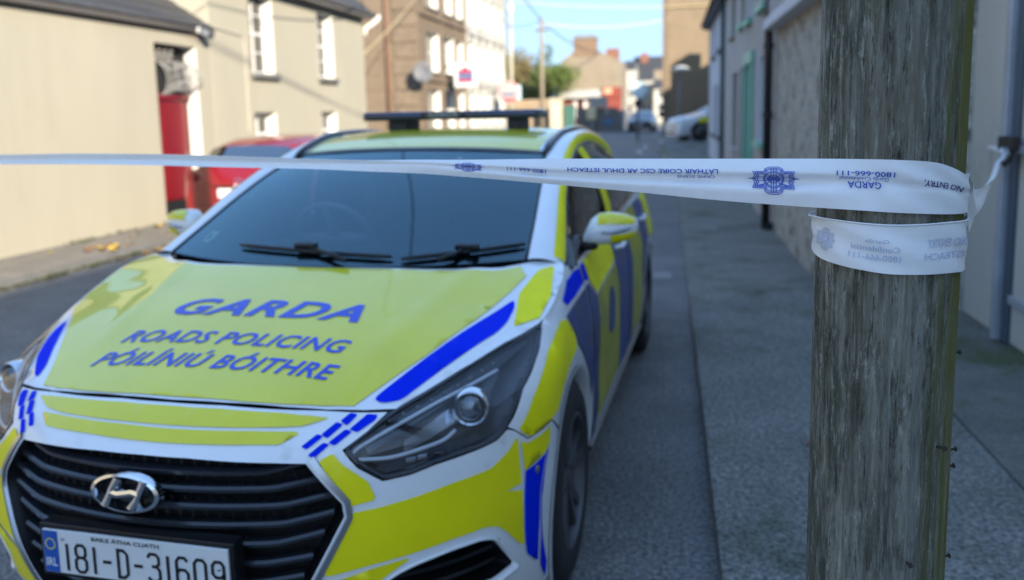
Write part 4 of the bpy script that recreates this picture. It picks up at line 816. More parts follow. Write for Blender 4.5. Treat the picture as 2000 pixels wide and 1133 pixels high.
def PIL(w, v, off=0.0):   # w along 0..1, v across 0..1
    w = np.asarray(w, float); v = np.asarray(v, float); k = w*(nP-1); tt = np.arange(nP)
    a = np.stack([np.interp(k, tt, CI[:, i]) for i in range(3)], -1); b = np.stack([np.interp(k, tt, CO[:, i]) for i in range(3)], -1); vv = v[..., None]
    up_ = np.stack([.45+.5*v, -.5*(1-smooth(.25, .45, w)), .75-.3*v], -1); up_ /= np.linalg.norm(up_, axis=-1)[..., None]
    return a*(1-vv)+b*vv+up_*(.030*4*vv*(1-vv)+off)
for s in (0, 1):
    mm = bool(s); WW, V2 = np.meshgrid(np.linspace(0, 1, 80), np.linspace(0, 1, 9), indexing='ij')
    pl = part(MB().grid(PIL(WW, V2)), 'roof_pillar', M_white, mirror=mm)
    W3, V3 = np.meshgrid(np.linspace(.01, .98, 80), np.linspace(.56, .97, 6), indexing='ij'); part(MB().grid(PIL(W3, V3, .002)), 'yellow_stripe', M_yel_side, pl, mirror=mm)
    part(MB().tube(resamp(CIv[CIv[:, 1] > 2.02], 30)+np.array((-.006, 0, .006)), [.012]+[.02]*28+[.012], 8), 'roof_rail', M_gloss_black, pl, mirror=mm)
    part(MB().tube(resamp(COv, 40)+np.array((-.004, 0, -.004)), .012, 8), 'window_trim', M_satin if 0 else M_gloss_black, pl, mirror=mm)
    part(MB().tube(resamp(CIv[CIv[:, 1] < 2.06], 20), .006, 6), 'windscreen_seal', M_black, pl, mirror=mm)
    # side glass between roof pillar and belt
    yb = np.linspace(1.27, 4.55, nP); BL = np.stack([side_x(yb, belt(yb))-.006, yb, belt(yb)], -1)
    T = np.linspace(0, 1, 9)[None, :, None]; G = CO[:, None]*(1-T)+BL[:, None]*T; G[..., 0] += (.03*4*T*(1-T))[..., 0]-.004
    gi = lambda a, b: G[(np.arange(nP) >= a*(nP-1)) & (np.arange(nP) <= b*(nP-1))]
    for a, b, nm in ((.0, .345, 'front_side_window'), (.395, .655, 'rear_side_window'), (.69, .95, 'quarter_window')): part(MB().grid(gi(a, b)), nm, M_sideglass, pl, mirror=mm)
    for a, b, nm, mt in ((.33, .405, 'centre_pillar', M_yel_side), (.645, .70, 'rear_pillar', M_gloss_black), (.94, 1, 'tail_pillar', M_white)): part(MB().grid(gi(a, b)+np.array((.003, 0, 0))), nm, mt, pl, mirror=mm)
    part(MB().tube(BL+np.array((.004, 0, .004)), .008, 6), 'belt_trim', M_gloss_black, pl, mirror=mm)
    # --- mirror
    mr = part(MB().obox((.845, 1.60, 1.02), (.05, 0, .006), (0, .03, 0), (0, 0, .022)), 'wing_mirror', M_black, mirror=mm, smooth=True, bevel=.012)
    secs = []   # housing: rounded sections from root to tip
    for x, zc, hz, hyy, yc in ((.842,1.045,.018,.03,1.60),(.872,1.075,.050,.055,1.61),(.90,1.082,.062,.068,1.62),(.95,1.085,.060,.068,1.63),(1.0,1.086,.050,.060,1.645),(1.035,1.088,.034,.042,1.66),(1.046,1.088,.010,.015,1.665)):
        secs.append([(x, yc-hyy*math.copysign(abs(math.cos(a))**.7, math.cos(a)), zc+hz*math.copysign(abs(math.sin(a))**.8, math.sin(a))) for a in np.linspace(0, 2*math.pi, 25)])
    part(MB().grid(np.array(secs)), 'mirror_housing', M_white, mr, mirror=mm)
    q = np.array(secs)
    part(MB().grid(np.array([[np.array(q[i, j])*1.0+np.array((0, -.003, .003)) for j in range(1, 6)] for i in range(2, 6)])), 'mirror_yellow', M_yel, mr, mirror=mm)
    part(MB().grid(np.array([[np.array(q[i, j])*1.0+np.array((0, -.002, -.002)) for j in range(19, 24)] for i in range(3, 6)])), 'mirror_yellow', M_yel_side, mr, mirror=mm)
    part(MB().tube([(.915, 1.553, 1.075), (.96, 1.562, 1.078), (1.0, 1.588, 1.083), (1.036, 1.63, 1.088)], [.004, .009, .009, .005], 6), 'mirror_indicator', M_lampgrey, mr, mirror=mm)
# --- lightbar
bar_ = part(MB().box((-.465, 2.50, 1.508), (.465, 2.76, 1.514)), 'lightbar', M_black, smooth=False)
for x0, x1 in ((-.465, -.135), (.085, .465)): part(MB().box((x0, 2.495, 1.5145), (x1, 2.765, 1.552)), 'lightbar_dome', M_bar, bar_, bevel=.012)
part(MB().box((-.134, 2.497, 1.5145), (.084, 2.763, 1.551)), 'lightbar_centre', M_gloss_black, bar_, bevel=.006)
F_lb = lambda x, z, off=0: np.stack([x, np.full_like(x, 2.497-off), z], -1)
text_on('GARDA', [(-.105,1.522),(.055,1.522),(.055,1.544),(-.105,1.544)], F_lb, mat('lightbar_lettering', (.35, .38, .42), .5), 'lightbar_lettering', bar_, (2,1), .02)
for x0, x1 in ((-.335, -.235), (.30, .372)): part(MB().box((x0, 2.53, 1.452), (x1, 2.73, 1.5075)), 'lightbar_foot', M_black, bar_, smooth=False, bevel=.008)
part(MB().tube([(.25, 2.8, 1.46), (.25, 2.83, 1.52)], .006, 6), 'aerial', M_black)
# --- wheels
def wheel(name, cx, cy, sgn):
    R_ = .327; w = part(MB().lathe([(.20,-.1),(.215,-.105),(R_-.03,-.108),(R_-.008,-.095),(R_,-.07),(R_,.07),(R_-.008,.095),(R_-.03,.108),(.232,.112),(.222,.104)], (0, 0, 0), 'x', 48), name, M_rubber, angle=45)
    w.location = (cx, cy, R_+.003); w.scale = (sgn, 1, 1)
    r = part(MB().lathe([(.224,.098),(.224,.108),(.212,.110),(.205,.095),(.20,.02),(.19,-.08)], (0, 0, 0), 'x', 48), 'wheel_rim', M_alloy, w, angle=45)
    sp = MB()
    for k in range(5):
        for d in (-.17, .17):
            a = 2*math.pi*k/5+.3; a1 = a+d*1.15; a0 = a+d*.5
            P0 = np.array((.088, .05*math.cos(a0), .05*math.sin(a0))); P1 = np.array((.098, .208*math.cos(a1), .208*math.sin(a1))); t = P1-P0; sd_ = np.cross(t, (1, 0, 0)); sd_ /= np.linalg.norm(sd_)
            sp.add([P0+sd_*.017, P0-sd_*.017, P1-sd_*.013, P1+sd_*.013, P0+sd_*.024-(.04,0,0), P0-sd_*.024-(.04,0,0), P1-sd_*.02-(.04,0,0), P1+sd_*.02-(.04,0,0)], [(0,1,2,3),(0,4,5,1),(2,6,7,3),(1,5,6,2),(3,7,4,0)])
    part(sp, 'spokes', M_alloy, w, smooth=False)
    part(MB().lathe([(0,.094),(.026,.094),(.034,.088),(.060,.082),(.066,.05)], (0, 0, 0), 'x', 20), 'wheel_hub', M_alloy, w, angle=40)
    part(MB().lathe([(0,.0),(.165,.0),(.165,-.02),(0,-.02)], (0, 0, 0), 'x', 28), 'brake_disc', M_satin, w, angle=40)
    return w
for cx, cy, sg in ((.795, ARC_Y, 1), (-.795, ARC_Y, -1), (.785, REAR_Y, 1), (-.785, REAR_Y, -1)): wheel('wheel', cx, cy, sg)
# --- inside and underneath
part(MB().box((-.70, .45, .20), (.70, 4.55, .26)), 'floor_pan', M_dark, smooth=False)
eng = MB(); eng.box((-.52, .33, .30), (.52, .95, .74)); part(eng, 'engine_bay', M_dark, smooth=False)
tub = MB()
for s in (1, -1): tub.add([(s*.74, 1.1, .26), (s*.74, 4.4, .26), (s*.74, 4.4, .97), (s*.74, 1.15, .97)], [(0, 1, 2, 3)])
tub.add([(-.74, 1.02, .26), (.74, 1.02, .26), (.74, 1.05, .97), (-.74, 1.05, .97)], [(0, 1, 2, 3)]); part(tub, 'cabin_lining', M_dark, smooth=False)
dx = np.linspace(-.72, .72, 25); dash = MB().grid(np.stack([np.stack([dx, 1.06+dx*0+dy+.11*(dx/.72)**2, dz+dx*0+(.028*np.exp(-((dx+.37)/.2)**2) if k in (2, 3) else 0)], -1) for k, (dy, dz) in enumerate(((-.0, .985), (.2, 1.0), (.5, 1.0), (.62, .985), (.66, .93), (.62, .80), (.60, .5)))], 0))
dashboard = part(dash, 'dashboard', M_dash)
sw = MB(); c = np.array((-.37, 1.93, .98)); nrm = np.array((0, .88, .47)); e1 = np.array((1, 0, 0)); e2 = np.cross(nrm, e1)
sw.tube([c+.185*(math.cos(a)*e1+math.sin(a)*e2) for a in np.linspace(0, 2*math.pi, 33)], .016, 8, cap=False)
for a in (0, math.pi, -math.pi/2): sw.tube([c, c+.18*(math.cos(a)*e1+math.sin(a)*e2)], [.035, .018], 6)
sw.tube([c, c-nrm*.25], .035, 8); part(sw, 'steering_wheel', mat('wheel_leather', (.30, .30, .31), .5))
for sx in (-.37, .37):
    st_ = part(MB().box((sx-.25, 2.15, .30), (sx+.25, 2.72, .62)), 'seat', M_seat, bevel=.05)
    part(MB().add(*(lambda b: (b.v, b.f))(MB().obox((sx, 2.80, .90), (.24, 0, 0), (0, .06, -.012), (0, .07, .36)))), 'seat_back', M_seat, st_, bevel=.05)
    part(MB().obox((sx, 2.90, 1.26), (.13, 0, 0), (0, .045, -.01), (0, .02, .085)), 'head_restraint', M_seat, st_, bevel=.03)
part(MB().box((-.66, 3.1, .3), (.66, 3.6, .62)), 'rear_bench', M_seat, bevel=.05); part(MB().obox((0, 3.65, .86), (.66, 0, 0), (0, .06, 0), (0, .06, .28)), 'rear_bench_back', M_seat, bevel=.05)
part(MB().obox((-.02, 1.86, 1.285), (.12, 0, 0), (0, .018, .004), (0, -.006, .032)), 'rear_view_mirror', M_gloss_black, bevel=.012); part(MB().tube([(-.02, 1.875, 1.29), (-.02, 1.86, 1.335)], .012, 6), 'mirror_stalk', M_black)
hl_ = MB().grid(ROOF(*np.meshgrid(np.linspace(-.97, .97, 15), np.linspace(.02, .98, 20)), off=-.03)); part(hl_, 'headlining', mat('headlining_cloth', (.10, .10, .10), .9))
# --- tail
tail = MB(); xs_ = np.linspace(-1, 1, 21)
rows = [[(x*.53, 4.40+.05*(1-x*x), 1.235+.055*(1-abs(x)**2.4)) for x in xs_], [(x*.64, 4.56+.06*(1-x*x), 1.05) for x in xs_], [(x*.77, 4.70+.06*(1-x*x), .95) for x in xs_], [(x*.785, 4.735+.06*(1-x*x), .6) for x in xs_], [(x*.77, 4.72+.06*(1-x*x), .25) for x in xs_]]
tg = part(MB().grid(np.array(rows[1:])), 'tailgate', M_white); part(MB().grid(np.array(rows[:2])), 'rear_window', M_sideglass)
for s in (0, 1): part(MB().add([(.42, 4.775, .93), (.76, 4.735, .93), (.775, 4.74, .80), (.5, 4.785, .78)], [(0, 1, 2, 3)]), 'tail_light', mat('tail_light_red', (.30, .008, .01), .2) if s == 0 else bpy.data.materials['tail_light_red'], tg, mirror=bool(s), smooth=False)
# ================================================================== end of the street
def tree(name, label, loc, h, r, m_leaf, n=2600, trunk=True, group=None, flat=.8, lo=.2):
    t = thing(name, label, 'tree', loc, 0, group)
    tk = MB(); tk.tube([(0, 0, 0), (.05, 0, h*.25), (-.05, .05, h*.5), (0, 0, h*.75)], [.16, .13, .09, .04], 8)
    for k in range(7):
        a = k*2.4; z0 = h*(.25+.06*k); tk.tube([(0, 0, z0), (r*.4*math.cos(a), r*.4*math.sin(a), z0+h*.14), (r*.7*math.cos(a), r*.7*math.sin(a), z0+h*.22)], [.06, .04, .015], 6)
    tk.build('trunk', mat(name+'_bark', (.06, .05, .04), .9) if name+'_bark' not in bpy.data.materials else bpy.data.materials[name+'_bark'], t, world=False, smooth=True)
    cl = [(rng.normal(0, .42, 3)*np.array((r, r, h*.26))+np.array((0, 0, h*.62)), rng.uniform(.25, .5)*r) for _ in range(34)]
    v = []; f = []
    for i in range(n):
        c, rr = cl[i % len(cl)]; d = rng.normal(0, 1, 3); d /= np.linalg.norm(d); p = c+d*rr*rng.uniform(.55, 1.05)
        if p[2] < h*.08: continue
        a = rng.normal(0, 1, 3); a /= np.linalg.norm(a); b = np.cross(a, rng.normal(0, 1, 3)); b /= np.linalg.norm(b); s_ = rng.uniform(.08, .17); k = len(v)
        v += [p-a*s_, p+b*s_*.5, p+a*s_, p-b*s_*.5]; f.append((k, k+1, k+2, k+3))
    MB().add(v, f).build('crown', m_leaf, t, world=False)
    return t
M_leaf1 = mat('olive_foliage', (.13, .14, .028), .7, col2=(.19, .16, .045), var=(1.2, .4)); M_leaf2 = mat('green_foliage', (.085, .13, .025), .7, col2=(.13, .17, .035), var=(1.5, .4)); M_leaf3 = mat('brown_foliage', (.16, .12, .045), .7, col2=(.21, .165, .06), var=(1.5, .4))
tree('tree', 'brownish olive broad tree behind the tan wall, left of the far pole', (-12.2, 74, 0), 7.4, 3.4, M_leaf3, 7000)
tree('tree', 'bright olive bush below the brownish tree behind the tan wall', (-10.9, 71.5, 0), 4.6, 2.6, M_leaf1, 5000)
tree('tree', 'dense green tree between the far pole and the gable house', (-8.9, 73, 0), 7.3, 2.0, M_leaf2, 6000)
tree('tree', 'olive tree far left, half hidden by the white building', (-15.5, 76, 0), 6.8, 3.4, M_leaf1, 4000)
M_tan = mat('tan_stone_wall', (.34, .25, .15), .9, col2=(.42, .32, .21), var=(3, .3), bump=(14, .5))
tw = thing('tan_wall', 'tan stone boundary wall below the trees at the end of the street', 'wall', (-10, 60, 0)); MB().box((-16, 60, 0), (-7.0, 60.35, 2.25)).build('wall_body', M_tan, tw)
for k in range(9): MB().box((-15.9+k, 59.95, 2.252), (-14.95+k, 60.4, 2.38)).build('coping_stone', M_tan, tw, bevel=.02)
for k in range(20): MB().box((-15.8+k*.45, 59.93, .3), (-15.65+k*.45, 59.998, 2.2)).build('wall_rib', M_tan, tw)
gp = thing('gate_pillar', 'pale stone gate pillar beside the green door at the street end', 'pillar', (-6.4, 58, 0)); MB().box((-6.82, 57.8, 0), (-6.02, 58.4, 2.25)).build('shaft', mat('pale_stone', (.55, .47, .33), .85, var=(3, .15)), gp); MB().box((-6.9, 57.7, 2.252), (-5.94, 58.5, 2.40)).build('cap', mat('pale_stone_cap', (.58, .50, .36), .85), gp, bevel=.03)
gd = thing('green_door', 'green boarded yard door next to the pale gate pillar', 'door', (-5.4, 58, 0))
for k in range(4): MB().box((-5.93+k*.21, 58.0, .05), (-5.73+k*.21, 58.06, 1.95)).build('board', mat('green_boards', (.035, .12, .095), .6) if k == 0 else bpy.data.materials['green_boards'], gd, bevel=.01)
M_gw = mat('grey_block_wall', (.22, .21, .20), .9, var=(2, .15), bump=(16, .3))
gw = thing('grey_wall', 'grey rendered yard wall across the end of the street', 'wall', (-4, 59, 0)); MB().box((-5.10, 58.6, 0), (-2.2, 58.9, 1.60)).build('wall_body', M_gw, gw); MB().box((-5.12, 58.55, 1.602), (-2.18, 58.95, 1.70)).build('coping', M_gw, gw)
gw2 = thing('grey_wall', 'lower dark grey wall running back beside the far blue car', 'wall', (-2, 63, 0)); MB().box((-2.19, 58.6, 0), (-1.95, 74, 1.5)).build('wall_body', M_gw, gw2)
M_bl = mat('blue_notice_paint', (.02, .14, .36), .5)
bn = thing('notice_board', 'small blue notice fixed low on the grey yard wall', 'sign', (-2.85, 58.58, .8)); MB().box((-3.15, 58.55, .50), (-2.55, 58.59, .90)).build('panel', M_bl, bn); MB().box((-3.08, 58.54, .66), (-2.62, 58.549, .74)).build('print', mat('notice_print', (.3, .45, .6), .5), bn)
wbd = thing('white_board', 'white signboard standing above the grey yard wall', 'sign', (-3.5, 58.3, 1.7)); MB().box((-4.15, 58.2, 1.72), (-2.85, 58.26, 2.45)).build('panel', M_whiter, wbd); MB().box((-4.12, 58.27, 1.3), (-4.02, 58.35, 2.4)).build('post', M_wframe, wbd); MB().box((-2.98, 58.27, 1.3), (-2.88, 58.35, 2.4)).build('post', M_wframe, wbd)
bin_ = thing('wheelie_bin', 'yellowish cream box standing in front of the grey yard wall', 'box', (-4.0, 58.2, 0)); MB().box((-4.3, 58.0, .9), (-3.68, 58.5, 1.75)).build('body', mat('cream_box', (.72, .62, .38), .6), bin_, bevel=.05); MB().box((-4.2, 58.05, 0), (-3.78, 58.45, .899)).build('stand', M_gw, bin_)
# gable house
gh = thing('gable_house', 'brown rendered gable house with a broad chimney facing us, shop below', 'house', (-5.5, 75, 0))
M_gab = mat('brown_gable_render', (.21, .17, .118), .9, col2=(.26, .215, .155), var=(1.0, .2), bump=(14, .2), spots=(.6, (.17, .135, .09), .55, .2))
MB().add([(-8.45, 75, 0), (-2.75, 75, 0), (-2.75, 75, 5.75), (-4.85, 75, 6.72), (-6.98, 75, 6.72), (-8.05, 75, 5.95), (-8.2, 75, 5.7), (-8.45, 75, 3.4)], [(0, 1, 2, 3, 4, 5, 6, 7)]).build('gable_wall', M_gab, gh)
MB().add([(-8.2, 75.02, 5.7), (-6.0, 75.02, 7.0), (-6.0, 90, 7.0), (-8.2, 90, 5.7)], [(0, 1, 2, 3)]).build('roof', M_slate, gh); MB().add([(-2.75, 75.02, 5.75), (-6.0, 75.02, 7.0), (-6.0, 90, 7.0), (-2.75, 90, 5.75)], [(3, 2, 1, 0)]).build('roof', M_slate, gh)
MB().add([(-8.45, 75, 0), (-8.45, 90, 0), (-8.2, 90, 5.7), (-8.2, 75, 5.7)], [(0, 1, 2, 3)]).build('side_wall', M_gab, gh); MB().add([(-2.75, 75, 0), (-2.75, 90, 0), (-2.75, 90, 5.75), (-2.75, 75, 5.75)], [(3, 2, 1, 0)]).build('side_wall', M_gab, gh)
c1 = MB().box((-6.98, 74.95, 6.3), (-4.9, 75.8, 7.7)).build('chimney', mat('chimney_brick', (.20, .13, .08), .9, var=(6, .3), bump=(20, .4)), gh); MB().box((-7.05, 74.9, 7.702), (-4.83, 75.9, 7.92)).build('chimney_cap', mat('chimney_cap_stone', (.16, .13, .09), .9), c1)
MB().box((-4.4, 79, 6.2), (-3.2, 79.8, 7.15)).build('chimney', mat('red_brick', (.22, .10, .065), .9, var=(6, .2)), gh)
for x in (-6.6, -6.2, -5.7, -5.3): MB().lathe([(.12, 0), (.13, .25), (.10, .30)], (x, 75.35, 7.92), 'z', 10).build('chimney_pot', M_gab, gh)
sf = thing('shop_front', 'red shop front with a white awning at the foot of the gable house', 'shop front', (-6, 74.5, 0))
MB().add([(-8.5, 74.95, 3.35), (-4.6, 74.95, 3.35), (-4.5, 73.9, 2.75), (-8.5, 73.9, 2.75), (-8.5, 73.9, 2.6), (-4.5, 73.9, 2.6)], [(0, 3, 2, 1), (3, 4, 5, 2)]).build('awning', M_whiter, sf)
M_rs = mat('shop_red', (.22, .04, .022), .6); MB().box((-8.2, 74.6, .0), (-2.8, 74.95, 2.55)).build('facade', M_rs, sf); MB().box((-4.45, 74.5, 2.6), (-2.75, 74.98, 3.5)).build('name_board', M_rs, sf); MB().box((-4.3, 74.46, 2.95), (-3.6, 74.499, 3.4)).build('board_emblem', mat('pale_orange', (.7, .35, .2), .6), sf)
for x in (-7.0, -6.55, -6.1, -5.65): MB().box((x, 74.52, .9), (x+.32, 74.598, 2.4)).build('shop_window', M_reveal if x != -6.55 else M_bpane, sf)
# white houses farther right
for i, (x0, x1, y, h_, zr, lab, c) in enumerate((( -3.0, -1.9, 84, 5.4, 6.4, 'narrow sunlit white house right of the gable house', M_whiter), (-1.85, -.3, 92, 4.6, 6.0, 'white house with a slate roof behind the blue road sign', M_whiter), (-.2, 1.2, 88, 3.6, 4.6, 'low rounded cream building beside the tall brown building', M_whiter))):
    hh_ = thing('white_house', lab, 'house', ((x0+x1)/2, y, 0)); fc = Face((x0, y, 0), (1, 0, 0), (0, -1, 0)); op = [((x1-x0)*.3, (x1-x0)*.65, 2.6, 3.4, .15), ((x1-x0)*.3, (x1-x0)*.7, .6, 2.0, .15)]
    fc.wall(x1-x0, h_, op).build('wall', c, hh_)
    for o_ in op: fc.window(hh_, o_, 1, 2, M_wframe, None, rv=M_reveal)
    MB().add([(x0-.05, y-.2, h_), (x1+.05, y-.2, h_), (x1+.05, y+3, zr), (x0-.05, y+3, zr)], [(0, 1, 2, 3)]).build('roof', M_slate, hh_); MB().add([(x1, y, 0), (x1, y+6, 0), (x1, y+6, h_), (x1, y+3, zr), (x1, y, h_)], [(0, 1, 2, 3, 4)]).build('side_wall', c, hh_); MB().add([(x0, y, 0), (x0, y+6, 0), (x0, y+6, h_), (x0, y+3, zr), (x0, y, h_)], [(4, 3, 2, 1, 0)]).build('side_wall', c, hh_)
bt = thing('brown_terrace', 'brown row of houses with slate roofs far up the street on the right', 'house', (.4, 98, 0)); MB().box((-2.6, 98, 0), (3, 104, 6.0)).build('wall', M_gab, bt); MB().add([(-2.7, 97.8, 6.0), (3.1, 97.8, 6.0), (3.1, 101, 7.6), (-2.7, 101, 7.6)], [(0, 1, 2, 3)]).build('roof', M_slate, bt); MB().box((-1.9, 99.5, 6.5), (-1.0, 100.3, 7.9)).build('chimney', bpy.data.materials['red_brick'], bt)
# tall brown building on the right
br = thing('tall_brown_building', 'tall windowless brown rendered building behind the white parked car', 'building', (3, 50, 0))
MB().box((1.0, 50, 0), (6.5, 53, 12)).build('wall', mat('tall_brown_render', (.185, .137, .085), .9, col2=(.235, .178, .115), var=(.9, .2), bump=(14, .3), spots=(.5, (.145, .106, .068), .54, .25)), br); MB().box((.93, 49.93, 0), (1.25, 50.2, 12)).build('corner_band', M_brown2, br)
hb_ = thing('slate_house', 'gabled house on the right beyond the terrace, casting its shadow on the brown wall', 'house', (8, 43, 0))
MB().add([(5.2, 40, 0), (14, 40, 0), (14, 40, 5), (9.8, 40, 7.7), (5.2, 40, 5.1)], [(0, 1, 2, 3, 4)]).build('gable_wall', M_gab, hb_); MB().add([(5.2, 47, 0), (14, 47, 0), (14, 47, 5), (9.8, 47, 7.7), (5.2, 47, 5.1)], [(4, 3, 2, 1, 0)]).build('gable_wall', M_gab, hb_)
MB().add([(5.1, 39.8, 5.05), (5.1, 47.2, 5.05), (9.8, 47.2, 7.8), (9.8, 39.8, 7.8)], [(3, 2, 1, 0)]).build('roof', M_slate, hb_); MB().add([(14.1, 39.8, 4.95), (14.1, 47.2, 4.95), (9.8, 47.2, 7.8), (9.8, 39.8, 7.8)], [(0, 1, 2, 3)]).build('roof', M_slate, hb_); MB().box((4.9, 45.2, 4.2), (5.6, 46.6, 6.2)).build('chimney', M_gab, hb_); MB().box((5.2, 40, 0), (5.25, 47, 5.05)).build('front_wall', M_gab, hb_)
sb = thing('added_shade_houses', 'unseen row of houses set back on the right, added to shade the far road', 'house', (7, 33, 0)); MB().box((6, 25.6, 0), (12, 39.7, 6.4)).build('wall', M_gab, sb); MB().add([(5.9, 25.5, 6.35), (5.9, 39.75, 6.35), (9, 39.75, 8.3), (9, 25.5, 8.3)], [(3, 2, 1, 0)]).build('roof', M_slate, sb)  # unseen houses added so the far road lies in shade
# street furniture
lp = thing('street_lamp', 'grey lamp post with a pale flat lantern before the tall brown building', 'street lamp', (1.85, 46, 0)); MB().tube([(1.85, 46, 0), (1.85, 46, 1.2), (1.86, 46, 3.5)], [.09, .07, .055], 8).build('post', mat('lamp_post_grey', (.16, .17, .19), .5, metal=.4), lp, smooth=True); MB().lathe([(0, .20), (.30, .14), (.48, .02), (.45, -.06), (.12, -.16), (0, -.18)], (1.93, 46, 3.62), 'z', 16).build('lantern', M_reveal, lp, smooth=True)
sp = thing('road_sign', 'pale blue road sign on a thin dark pole in front of the white houses', 'road sign', (-.1, 40, 0)); MB().tube([(-.17, 40, .0), (-.17, 40, 1.2), (-.16, 40, 2.9)], .05, 8).build('pole', M_blackp, sp)
MB().lathe([(0, -.02), (.40, -.02), (.40, .02), (0, .02)], (-.10, 39.93, 2.45), 'y', 8).build('sign_plate', mat('sign_pale_blue', (.42, .64, .70), .5), sp); MB().lathe([(0, -.005), (.25, -.005), (.25, .005), (0, .005)], (-.10, 39.90, 2.45), 'y', 20).build('sign_face', mat('sign_white', (.75, .80, .80), .5), sp); MB().lathe([(0, -.02), (.2, -.02), (.2, .02), (0, .02)], (-.15, 39.93, 1.80), 'y', 12).build('lower_plate', M_blackp, sp)
tp = thing('telegraph_pole', 'thin far telegraph pole standing before the trees', 'pole', (-6.25, 50, 0)); MB().tube([(-6.25, 50, 0), (-6.2, 50, 7.1)], [.15, .10], 10).build('post', mat('pole_wood_far', (.24, .20, .14), .9, var=(4, .2)), tp, smooth=True); MB().box((-6.6, 49.95, 6.3), (-5.8, 50.02, 6.42)).build('crossarm', M_rust, tp)
for x in (-6.5, -5.9): MB().lathe([(.03, 0), (.05, .05), (.03, .12)], (x, 49.98, 6.42), 'z', 8).build('insulator', M_reveal, tp)
tp2 = thing('utility_pole', 'pale slender pole at the far corner of the white building', 'pole', (BX+.35, BY2+.35, 0)); MB().tube([(BX+.32, BY2+.35, 0), (BX+.40, BY2+.35, 9.5)], [.13, .10], 10).build('post', mat('pale_pole', (.42, .40, .30), .8), tp2, smooth=True)
# shop signs on the left
M_signw = mat('sign_white_face', (.62, .62, .60), .6); M_navy = mat('sign_navy', (.03, .05, .20), .5); M_sred = mat('sign_red', (.55, .03, .06), .5); M_pink = mat('sign_pink', (.75, .28, .30), .5)
s1 = thing('projecting_sign', 'square white projecting sign with a navy and red logo, on the brown building', 'sign', (-7.4, 35, 2.6))
MB().box((-7.92, 34.95, 2.64), (-6.90, 35.1, 3.66)).build('sign_box', M_signw, s1, bevel=.06); MB().box((-7.72, 34.93, 2.93), (-7.08, 34.949, 3.34)).build('logo_field', M_navy, s1)
for z in (2.86, 3.30): MB().box((-7.74, 34.92, z), (-7.06, 34.929, z+.10)).build('logo_band', M_sred, s1)
MB().lathe([(0, -.004), (.13, -.004), (.13, .004), (0, .004)], (-7.40, 34.918, 3.40), 'y', 14).build('logo_crown', M_sred, s1)
q = MB()
for k in range(6): q.ribbon([(-7.70+.1*k+.035*math.cos(a), 34.921-.0002*k, 3.13+.055*math.sin(a)) for a in np.linspace(.6, 5.6, 9)], .028, (0, -1, 0))
tag(q.build('logo_script', M_whiter, s1), kind='stuff'); MB().box((-8.42, 35.0, 3.5), (-7.925, 35.05, 3.55)).build('bracket', M_blackp, s1)
s2 = thing('round_sign', 'round pink and white projecting sign with a pale blue sign behind it', 'sign', (-7.3, 45, 2)); MB().lathe([(0, -.05), (.56, -.05), (.58, 0), (.56, .05), (0, .05)], (-7.35, 45, 2.62), 'y', 24).build('sign_disc', M_pink, s2); MB().lathe([(0, -.004), (.45, -.004), (.45, .004), (0, .004)], (-7.35, 44.94, 2.62), 'y', 24).build('sign_face', M_whiter, s2); MB().box((-7.72, 44.92, 2.45), (-6.98, 44.935, 2.58)).build('sign_print', M_navy, s2); MB().box((-7.7, 44.92, 2.15), (-7.0, 44.935, 2.30)).build('sign_print', M_sred, s2); MB().box((-7.1, 45.2, 2.2), (-6.72, 45.28, 3.0)).build('blue_plate', mat('sign_pale_blue2', (.40, .66, .72), .5), s2, bevel=.03); MB().box((-8.42, 45.06, 2.6), (-7.3, 45.1, 2.66)).build('bracket', M_blackp, s2)

